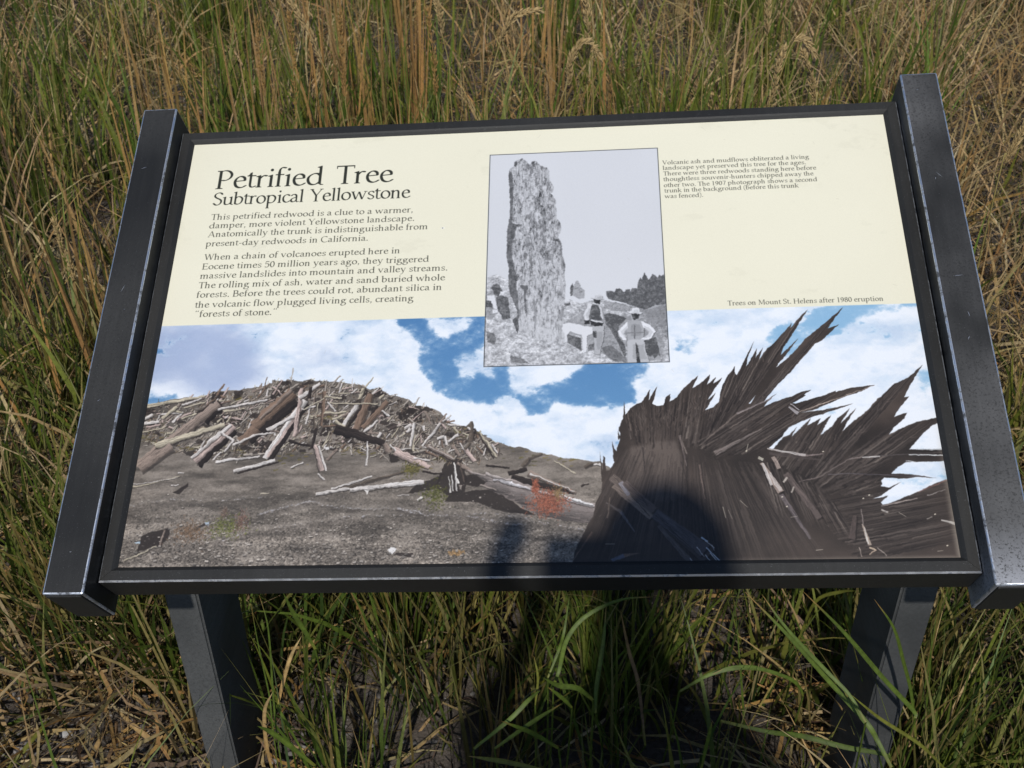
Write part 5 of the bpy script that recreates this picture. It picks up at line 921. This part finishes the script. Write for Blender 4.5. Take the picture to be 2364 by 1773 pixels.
# brown seed plumes far back
clumps('orange_seed_plumes', 43, 260, 6, .7, 3.2, (.5, .78), (.006, .013), [TAN*1.0, STRAW*.8], [4, 1], ([TAN], [1]), (.0, .12), (.0, .35), .9, .05, 6, M_STRAW, label='upright orange-tan seed plumes behind the left half of the panel', gate=lambda x, y: np.clip(.9*np.exp(-((x+.55)/.6)**2), .03, 1))
# grass at both sides and below the sign
clumps('side_grass', 51, 640, 15, -.45, 1.0, (.18, .42), (.004, .010), [GREEN, DGREEN, YGREEN, STRAW], [5, 3, 2, 2.2], tipg, (.03, .6), (.1, 1.2), 1.0, .06, 6, label='green and dry grass growing beside the sign', gate=lambda x, y: ((np.abs(x) > .5) | (y > .1))*np.clip(1-bare(x, y)*1.6, 0, 1))
clumps('side_straw', 52, 560, 9, -.45, 1.1, (.15, .40), (.003, .008), [STRAW*.85, TAN*.85, PALE*.75, BROWN], [5, 2, 1.5, 2], tips, (.4, 1.2), (.2, 1.6), 1.0, .08, 7, M_STRAW, label='bent straw blades among the grass beside the sign', gate=lambda x, y: ((np.abs(x) > .5)*1.0)*np.clip(1-bare(x, y)*1.2, .1, 1))
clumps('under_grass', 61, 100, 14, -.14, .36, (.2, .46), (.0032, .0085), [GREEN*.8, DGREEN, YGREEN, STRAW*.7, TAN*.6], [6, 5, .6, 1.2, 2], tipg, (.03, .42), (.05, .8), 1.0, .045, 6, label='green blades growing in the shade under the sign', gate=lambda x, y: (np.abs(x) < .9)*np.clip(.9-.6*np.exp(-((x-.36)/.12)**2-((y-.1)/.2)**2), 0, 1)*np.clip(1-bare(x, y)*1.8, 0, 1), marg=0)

# ---------------------------------------------------------------- single plants that stand out
def ribbon(bm, pts, w, taper=(1, .05)):
    P = np.array(pts, float).reshape(-1, 3)
    Q = crom3(P, 5); n = len(Q)
    up_ = np.array((.0, -.75, .66)); T = np.gradient(Q, axis=0)
    prev = None; rows = []
    for k in range(n):
        s = k/(n-1); t = T[k]/np.linalg.norm(T[k]); sd = np.cross(t, up_); sd /= max(np.linalg.norm(sd), 1e-6)
        nn = np.cross(sd, t)
        ww = w*.5*min(1, (.55+1.4*s))*(1 if s < .55 else max(taper[1], 1-((s-.55)/.45)**1.7))
        rows.append([bm.verts.new(Q[k]-sd*ww), bm.verts.new(Q[k]-nn*ww*.28), bm.verts.new(Q[k]+sd*ww)])
    for a, b in zip(rows[:-1], rows[1:]):
        for j in (0, 1): bm.faces.new((a[j], a[j+1], b[j+1], b[j]))
def crom3(P, n):
    P = np.vstack([2*P[0]-P[1], P, 2*P[-1]-P[-2]]); t = np.linspace(0, 1, n, endpoint=False)[:, None]; out = []
    for i in range(1, len(P)-2):
        a, b, c, d = P[i-1:i+3]; out.append(.5*((2*b)+(c-a)*t+(2*a-5*b+4*c-d)*t**2+(3*b-a-3*c+d)*t**3))
    return np.vstack(out+[P[-2:-1]])
def tube(bm, pts, r0, r1, seg=5):
    Q = crom3(np.array(pts, float).reshape(-1, 3), 4); T = np.gradient(Q, axis=0); rings = []
    for k, (q, t) in enumerate(zip(Q, T)):
        t = t/np.linalg.norm(t); u = np.cross(t, (.3, .9, .2)); u /= np.linalg.norm(u); v = np.cross(t, u); r = r0+(r1-r0)*k/(len(Q)-1)
        rings.append([bm.verts.new(q+(u*math.cos(a)+v*math.sin(a))*r) for a in [j*2*math.pi/seg for j in range(seg)]])
    for a, b in zip(rings[:-1], rings[1:]):
        for j in range(seg): bm.faces.new((a[j], a[(j+1) % seg], b[(j+1) % seg], b[j]))
def tint_mesh(o, c0, c1=None, axis=2):
    me = o.data; n = len(me.vertices); co = np.zeros(n*3, np.float32); me.vertices.foreach_get('co', co); z = co.reshape(-1, 3)[:, axis]
    s = ((z-z.min())/max(np.ptp(z), 1e-6))[:, None]; c1 = c0 if c1 is None else c1
    C = np.array(c0)*(1-s)+np.array(c1)*s; rsx = np.random.RandomState(n); C = C*(1+rsx.randn(n, 1)*.07)
    at = me.color_attributes.new('tint', 'FLOAT_COLOR', 'POINT'); at.data.foreach_set('color', np.hstack([C, np.ones((n, 1))]).astype(np.float32).ravel())
def tint_blade(o, c0, c1):
    me = o.data; n = len(me.vertices); i_ = np.arange(n); s = (i_//3)/max(n//3-1, 1); s = s[:, None]
    rsx = np.random.RandomState(n); C = np.array(c0)*(1-s)+np.array(c1)*s
    C = C*(1+.16*np.sin(s*23+rsx.rand()*6)*rsx.rand())*(1+rsx.randn(n, 1)*.05); C[i_ % 3 == 1] *= 1.25
    t = np.clip((s-.86)/.1, 0, 1)*(rsx.rand() < .7); C = C*(1-t)+TAN*.9*t; t = np.clip((.12-s)/.1, 0, 1); C = C*(1-t)+YGREEN*.9*t
    at = me.color_attributes.new('tint', 'FLOAT_COLOR', 'POINT'); at.data.foreach_set('color', np.hstack([C, np.ones((n, 1))]).astype(np.float32).ravel())
CL = dict(g=(GREEN*.85, GREEN*.75), y=(YGREEN*.7, YGREEN*.8), t=(TAN*.85, STRAW*.85), s=(PALE, PALE*.9), b=(BROWN, TAN*.7))
prnd = random.Random(5)
for label, blades in PLANTS:
    b0 = blades[0][0]; root = Vector((b0[0], b0[1]+.04, 0)); root.z = float(ground_z(root.x, root.y))
    t = empty('grass_plant', root, label, 'grass', 'grass plants in front of and under the sign')
    for k, (pts, w, cc) in enumerate(blades):
        P = np.array(pts).reshape(-1, 3)
        if P[0, 2] > P[-1, 2]+.02: P = P[::-1].copy()
        lying = P[:, 2].max() < .09
        if not lying:
            g = np.array((P[0, 0]+prnd.uniform(-.02, .02), P[0, 1]+.03, 0.)); g[2] = ground_z(g[0], g[1])-.01
            if P[0, 2] > .06:               # the leaf leaves a thin upright stem
                rt_ = np.array(root); bms = bmesh.new(); tube(bms, np.array([g, g*.5+P[0]*.5+np.array((.004, .004, 0)), P[0]])-rt_, .0019, .0013); os_ = from_bm('stem', bms, M_GRASS, t, True); tint_mesh(os_, GREEN*.6, GREEN*.9)
        else: P[:, 2] += ground_z(P[:, 0], P[:, 1])
        bm = bmesh.new(); ribbon(bm, P-np.array(root), w*(.62 if 'clump' in label else .8)); o = from_bm('blade', bm, M_STRAW if cc in 'tsb' else M_GRASS, t, True)
        tint_blade(o, *[c_*(.8+.35*prnd.random()) for c_ in CL[cc]])
SL = ['slender tan seed head leaning left above the panel title', 'tan seed head arching to the right above the panel centre', 'thick upright straw seed head cut by the top of the picture', 'short drooping straw seed head curling over to the right beside the thick upright one',
      'upright seed head on a pale green stem right of the wide green blades', 'dense straw seed head leaning right just above the frame', 'arching seed head bent over to the right above the frame', 'short straw seed head leaning left near the right rail',
      'long tan seed head above the inset photograph', 'wide blurred orange-tan seed plume above the title', 'orange-tan seed plume left of the panel centre', 'orange-tan seed plume between two green blades', 'leftmost wide orange-tan seed plume behind the left rail corner',
      'narrow straw seed head at the far right of the picture', 'drooping seed head lying in the grass left of the sign', 'limp brown seed head hanging to the right', 'thin pale bare stem leaning right with a tiny seed tip']
for (sp, hp, w), label in zip(STALKS, SL):
    root = Vector(sp[:3]); root.z = float(ground_z(root.x, root.y))
    t = empty('seed_stalk', root, label, 'grass stalk', 'grass stalks with seed heads')
    S_ = np.array(sp).reshape(-1, 3); H = np.array(hp).reshape(-1, 3); rt = np.array(root)
    if S_[1, 2] > .5: S_ = np.vstack([S_[:1], (S_[0]*.45+S_[1]*.55)[None]+np.array((.01, .01, 0)), S_[1:]])
    bm = bmesh.new(); tube(bm, S_-rt, .0016, .0009); o = from_bm('stem', bm, M_GRASS, t, True); tint_mesh(o, GREEN*1.2, (STRAW*.7+YGREEN*.5))
    Q = crom3(H, 12); bm = bmesh.new(); rsn = np.random.RandomState(int(abs(H[0, 0])*1000)); T = np.gradient(Q, axis=0); tube(bm, H-rt, .0008, .0005, 4)
    for k in range(len(Q)*4):
        s = rsn.rand(); i_ = min(int(s*(len(Q)-1)), len(Q)-2); q = Q[i_]-rt; tt = T[i_]/np.linalg.norm(T[i_])
        ww = w*(.42+.5*math.sin(math.pi*min(1, s*1.1+.08))); rd = rsn.randn(3); rd -= tt*np.dot(rd, tt); rd /= np.linalg.norm(rd)
        a = q+rd*.0006; d = tt*.95+rd*.38; d /= np.linalg.norm(d); L = .008+.006*rsn.rand(); off = rd*ww*.42*rsn.rand()
        u = np.cross(d, rsn.randn(3)); u /= np.linalg.norm(u); v = np.cross(d, u); g = .0010+.0009*rsn.rand()
        p0, p1 = a+off, a+off+d*L; m_ = (p0+p1)/2; r4 = [bm.verts.new(m_+u*g), bm.verts.new(m_+v*g*.7), bm.verts.new(m_-u*g), bm.verts.new(m_-v*g*.7)]
        A_, B_ = bm.verts.new(p0), bm.verts.new(p1)
        for j in range(4): bm.faces.new((A_, r4[j], r4[(j+1) % 4])); bm.faces.new((B_, r4[(j+1) % 4], r4[j]))
    o = from_bm('seed_head', bm, M_STRAW, t, False)
    tint_mesh(o, *((TAN*1.0, TAN*1.15) if 'orange' in label else (STRAW*.95, STRAW*1.25)))
    if prnd.random() < .8:
        bm = bmesh.new(); b = S_[0]-rt; a_ = prnd.uniform(0, 6.28); m1 = S_[0]*.4+S_[-1]*.6-rt
        ribbon(bm, [m1*.5, m1*.8+np.array((.02*math.cos(a_), .02*math.sin(a_), .02)), m1*.9+np.array((.10*math.cos(a_), .08*math.sin(a_), .03))], .005); o = from_bm('leaf', bm, M_GRASS, t, True); tint_mesh(o, GREEN, YGREEN)

# ---------------------------------------------------------------- gravel
sm_, st_, sb_ = new_mat('field_stone'); a = N(st_, 'ShaderNodeAttribute', attribute_name='tint')
sn_ = noise(st_, 160, 4, .6, N(st_, 'ShaderNodeTexCoord').outputs['Object'])
st_.links.new(mix(st_, .7, a.outputs['Color'], ramp(st_, sn_.outputs[0], [(.3, (.6, .6, .6)), (.7, (1.3, 1.3, 1.3))]).outputs[0], 'MULTIPLY'), sb_.inputs['Base Color']); sb_.inputs['Roughness'].default_value = .85
def stone_shape(rs, sub=1):
    bm = bmesh.new(); bmesh.ops.create_icosphere(bm, subdivisions=sub, radius=1); 
    ph = rs.rand(9)*6
    for v in bm.verts:
        c_ = v.co; s = 1+.18*math.sin(c_.x*2.3+ph[0])*math.cos(c_.y*2.9+ph[1])+.12*math.sin(c_.z*4+ph[2]+c_.x*3); v.co = c_*s
    V_ = np.array([v.co[:] for v in bm.verts]); F_ = np.array([[v.index for v in f.verts] for f in bm.faces]); bm.free(); return V_, F_
rs = np.random.RandomState(9); Vs, Fs, Cs = [], [], []; off = 0
shapes = [stone_shape(rs) for _ in range(6)]
for k in range(4200):
    if k < 1700: x, y = -.72+rs.randn()*.3, -.06+rs.randn()*.16
    elif k < 2300: x, y = -1.9+rs.randn()*.35, 4.3+rs.randn()*.5
    else: x, y = rs.rand()*2.4-1.2, rs.rand()*1.2-.5
    if not keep(np.array([x]), np.array([y]))[0]: continue
    V_, F_ = shapes[k % 6]; s = .0016+rs.rand()**2.5*.0065; s *= 3.5 if 1700 <= k < 2300 else 1
    a = rs.rand()*6.3; R_ = np.array([[math.cos(a), -math.sin(a), 0], [math.sin(a), math.cos(a), 0], [0, 0, 1]])
    Vs.append((V_*np.array((1.2, .85, .6))*s)@R_.T+np.array((x, y, ground_z(x, y)+s*.25))); Fs.append(F_+off); off += len(V_)
    c_ = np.array([(.12, .11, .105), (.085, .08, .078), (.17, .16, .15), (.12, .095, .07), (.26, .24, .22)][rs.choice(5, p=[.35, .3, .17, .13, .05])])*(.8+.4*rs.rand()); Cs.append(np.repeat(c_[None], len(V_), 0))
me = mesh_np('gravel', np.vstack(Vs), np.vstack(Fs), [sm_], np.vstack(Cs), smooth=True)
tag(link('gravel', me), 'small grey gravel scattered on the bare soil', 'gravel', kind='stuff')
# a few larger stones
stones = [(-.508, -.045, .010, (.42, .41, .42), 'whitest pebble lying beside the foot of the left post'), (-.50, -.030, .007, (.3, .3, .3), 'small pale pebble touching the whitest pebble'), (-.775, .04, .010, (.33, .33, .33), 'pale round pebble under the yellowing blades'), (-.835, .01, .013, (.20, .19, .19), 'large grey pebble at the left edge of the picture'),
          (-.745, -.005, .009, (.33, .27, .20), 'tan pebble between the fallen straws'), (-.56, .10, .012, (.24, .24, .26), 'dark bluish pebble in the straw near the left post'), (-.48, .06, .012, (.22, .22, .23), 'smooth grey pebble just left of the left post'), (-.80, -.03, .010, (.27, .25, .23), 'brownish grey pebble at the bottom left corner'), (-.70, -.02, .008, (.26, .25, .24), 'grey pebble beside the long pale straw')]
for k, (x, y, s, c_, label) in enumerate(stones):
    V_, F_ = stone_shape(rs, 2)
    me = mesh_np('pebble', V_*np.array((1.25, .9, .62))*s, F_, [sm_], np.repeat(np.array(c_)[None], len(V_), 0), smooth=True)
    o = link('pebble', me); o.location = (x, y, float(ground_z(x, y))+s*.3); o.rotation_euler = (0, 0, k*1.3); tag(o, label, 'pebble', 'pebbles on the bare patch')
bm = bmesh.new(); tube(bm, np.array([(-.03, 0, .0), (0, .002, .002), (.03, .0, .0)]), .0016, .0016, 6)
bl, blt, blb = new_mat('blue_plastic'); blb.inputs['Base Color'].default_value = (.08, .11, .36, 1); blb.inputs['Roughness'].default_value = .4
o = from_bm('plastic_strip', bm, bl, None, True); o.location = (-.545, .15, float(ground_z(-.545, .15))+.035); tag(o, 'thin blue plastic strip lying in the straw left of the post', 'litter')

# ---------------------------------------------------------------- the photographer, whose shadow falls across the lower edge of the panel
def plain(name, col, rough=.8):
    m, t, b = new_mat(name); n = noise(t, 40, 4, .6, N(t, 'ShaderNodeTexCoord').outputs['Object'])
    t.links.new(mix(t, .4, col, ramp(t, n.outputs[0], [(.3, (.7, .7, .7)), (.7, (1.2, 1.2, 1.2))]).outputs[0], 'MULTIPLY'), b.inputs['Base Color'])
    b.inputs['Roughness'].default_value = rough; return m
person = empty('person', (.105, -1.46, 0), 'photographer before the sign, seen only as a shadow across its lower edge', 'person')
PO = Vector((.105, -1.46, 0)); LIFT = .045
J = {}; E_ = []
def joint(k, p, r, to=None):
    p = (p[0], p[1], p[2]+LIFT*min(1, max(0, (p[2]-.1)/.8))*(1 if p[1] < -1.24 else .25))
    J[k] = (Vector(p)-PO, r)
    if to is not None: E_.append((to, k))
joint('pelvis', (.105, -1.46, .95), (.150, .115)); joint('waist', (.105, -1.455, 1.10), (.135, .10), 'pelvis')
joint('chest', (.105, -1.44, 1.30), (.160, .115), 'waist'); joint('neck0', (.105, -1.42, 1.46), (.085, .075), 'chest')
joint('neck', (.105, -1.375, 1.535), (.055, .055), 'neck0'); joint('jaw', (.105, -1.325, 1.60), (.062, .072), 'neck'); joint('head', (.112, -1.30, 1.675), (.068, .088), 'jaw'); joint('crown', (.120, -1.295, 1.735), (.054, .070), 'head')
for s, n in ((-1, 'l'), (1, 'r')):
    joint('hip'+n, (.105+s*.09, -1.46, .90), (.095, .095), 'pelvis'); joint('thigh'+n, (.105+s*.10, -1.45, .70), (.078, .08), 'hip'+n)
    joint('knee'+n, (.105+s*.11, -1.44, .49), (.056, .058), 'thigh'+n); joint('calf'+n, (.105+s*.115, -1.47, .33), (.056, .058), 'knee'+n)
    joint('ankle'+n, (.105+s*.12, -1.49, .09), (.040, .042), 'calf'+n); joint('heel'+n, (.105+s*.122, -1.50, .045), (.040, .04), 'ankle'+n); joint('ball'+n, (.105+s*.135, -1.38, .035), (.043, .03), 'heel'+n); joint('toe'+n, (.105+s*.14, -1.31, .03), (.033, .022), 'ball'+n)
    joint('sh'+n, (.105+s*.15, -1.43, 1.435), (.068, .066), 'neck0'); joint('arm'+n, (.105+s*.225, -1.42, 1.33), (.050, .052), 'sh'+n)
    joint('elb'+n, (.105+s*.25, -1.34, 1.22 if s > 0 else 1.36), (.040, .042), 'arm'+n); joint('fore'+n, (.06+s*.18, -1.27, 1.30), (.038, .038), 'elb'+n)
    wx = .0447+s*(.088 if s > 0 else .096)
    joint('wri'+n, (wx, -1.175, 1.44), (.025, .025), 'fore'+n); joint('palm'+n, (wx-s*.004, -1.150, 1.480 if s > 0 else 1.530), (.032, .018), 'wri'+n)
    for q in range(4):            # fingers curled round the camera, thumb behind it
        z = (1.585 if s < 0 else 1.545)-q*.017; L = (.030, .034, .032, .024)[q]
        joint('f%d%s' % (q, n), (wx+s*.002, -1.128, z-.004), (.0085, .0085), 'palm'+n); joint('g%d%s' % (q, n), (wx-s*.008, -1.102, z), (.0078, .0078), 'f%d%s' % (q, n)); joint('h%d%s' % (q, n), (wx-s*L, -1.106, z), (.0070, .0070), 'g%d%s' % (q, n))
    joint('t0'+n, (wx-s*.012, -1.160, 1.488), (.0105, .0105), 'palm'+n); joint('t1'+n, (wx-s*.030, -1.158, 1.508), (.0095, .0095), 't0'+n)
names = list(J); me = bpy.data.meshes.new('body_frame')
me.from_pydata([J[k][0] for k in names], [(names.index(a), names.index(b)) for a, b in E_], [])
tmp = bpy.data.objects.new('body_frame', me); COL.objects.link(tmp)
sk = tmp.modifiers.new('s', 'SKIN'); sd = tmp.modifiers.new('d', 'SUBSURF'); sd.levels = sd.render_levels = 2
for i_, k in enumerate(names):
    v = me.skin_vertices[0].data[i_]; v.radius = J[k][1]; v.use_root = (i_ == 0)
dg = bpy.context.evaluated_depsgraph_get(); bme = bpy.data.meshes.new_from_object(tmp.evaluated_get(dg)); bpy.data.objects.remove(tmp); bpy.data.meshes.remove(me)
skin_m, shirt_m, trous_m, shoe_m = plain('skin', (.45, .27, .19), .5), plain('shirt', (.07, .09, .14)), plain('trousers', (.10, .095, .08)), plain('shoes', (.05, .04, .03))
bme.name = 'body'; bme.materials.clear()
for m in (skin_m, shirt_m, trous_m, shoe_m): bme.materials.append(m)
for p in bme.polygons:
    c = p.center+PO; p.use_smooth = True
    p.material_index = 3 if c.z < .10 else 2 if c.z < .99 else 0 if (c.z > 1.50 and c.y < -1.2) or (c.y > -1.205) else 1
link('body', bme, None, person)
def blob(name, c, r, mat, rot=0, parent=person):
    bm = bmesh.new(); bmesh.ops.create_uvsphere(bm, u_segments=16, v_segments=10, radius=1)
    for v in bm.verts: v.co = Vector((v.co.x*r[0], v.co.y*r[1], v.co.z*r[2]))+Vector(c)-PO
    return from_bm(name, bm, mat, parent, True)
blob('hair', (.116, -1.318, 1.757), (.073, .094, .074), plain('brown_hair', (.05, .032, .02)))
blob('nose', (.105, -1.198, 1.693), (.013, .017, .022), skin_m)
for s in (-1, 1):
    blob('ear', (.105+s*.084, -1.312, 1.700), (.009, .02, .032), skin_m); blob('eye', (.105+s*.031, -1.213, 1.717), (.013, .010, .010), plain('eye_white', (.7, .7, .7), .2))
blob('mouth', (.105, -1.215, 1.648), (.024, .008, .006), plain('lips', (.4, .16, .13), .5))
pcam = empty('compact_camera', CAM, 'small silver compact camera held by the person in front of the sign', 'camera')
pcam.matrix_world = cam.matrix_world.copy()
bm = bmesh.new(); box(bm, -.050, .050, -.022, .046, .012, .034); bmesh.ops.bevel(bm, geom=[e for e in bm.edges], offset=.005, segments=3, affect='EDGES'); from_bm('camera_body', bm, plain('silver_shell', (.5, .5, .52), .35), pcam)
bm = bmesh.new(); bmesh.ops.create_cone(bm, cap_ends=True, segments=28, radius1=.020, radius2=.017, depth=.010, matrix=Matrix.Translation((0, 0, .0085)) @ Matrix.Rotation(math.pi, 4, 'X')); from_bm('lens', bm, plain('black_lens', (.02, .02, .02), .2), pcam)
bm = bmesh.new(); box(bm, -.028, .028, -.021, .021, .0342, .0352); from_bm('screen', bm, plain('dark_screen', (.02, .02, .025), .1), pcam)
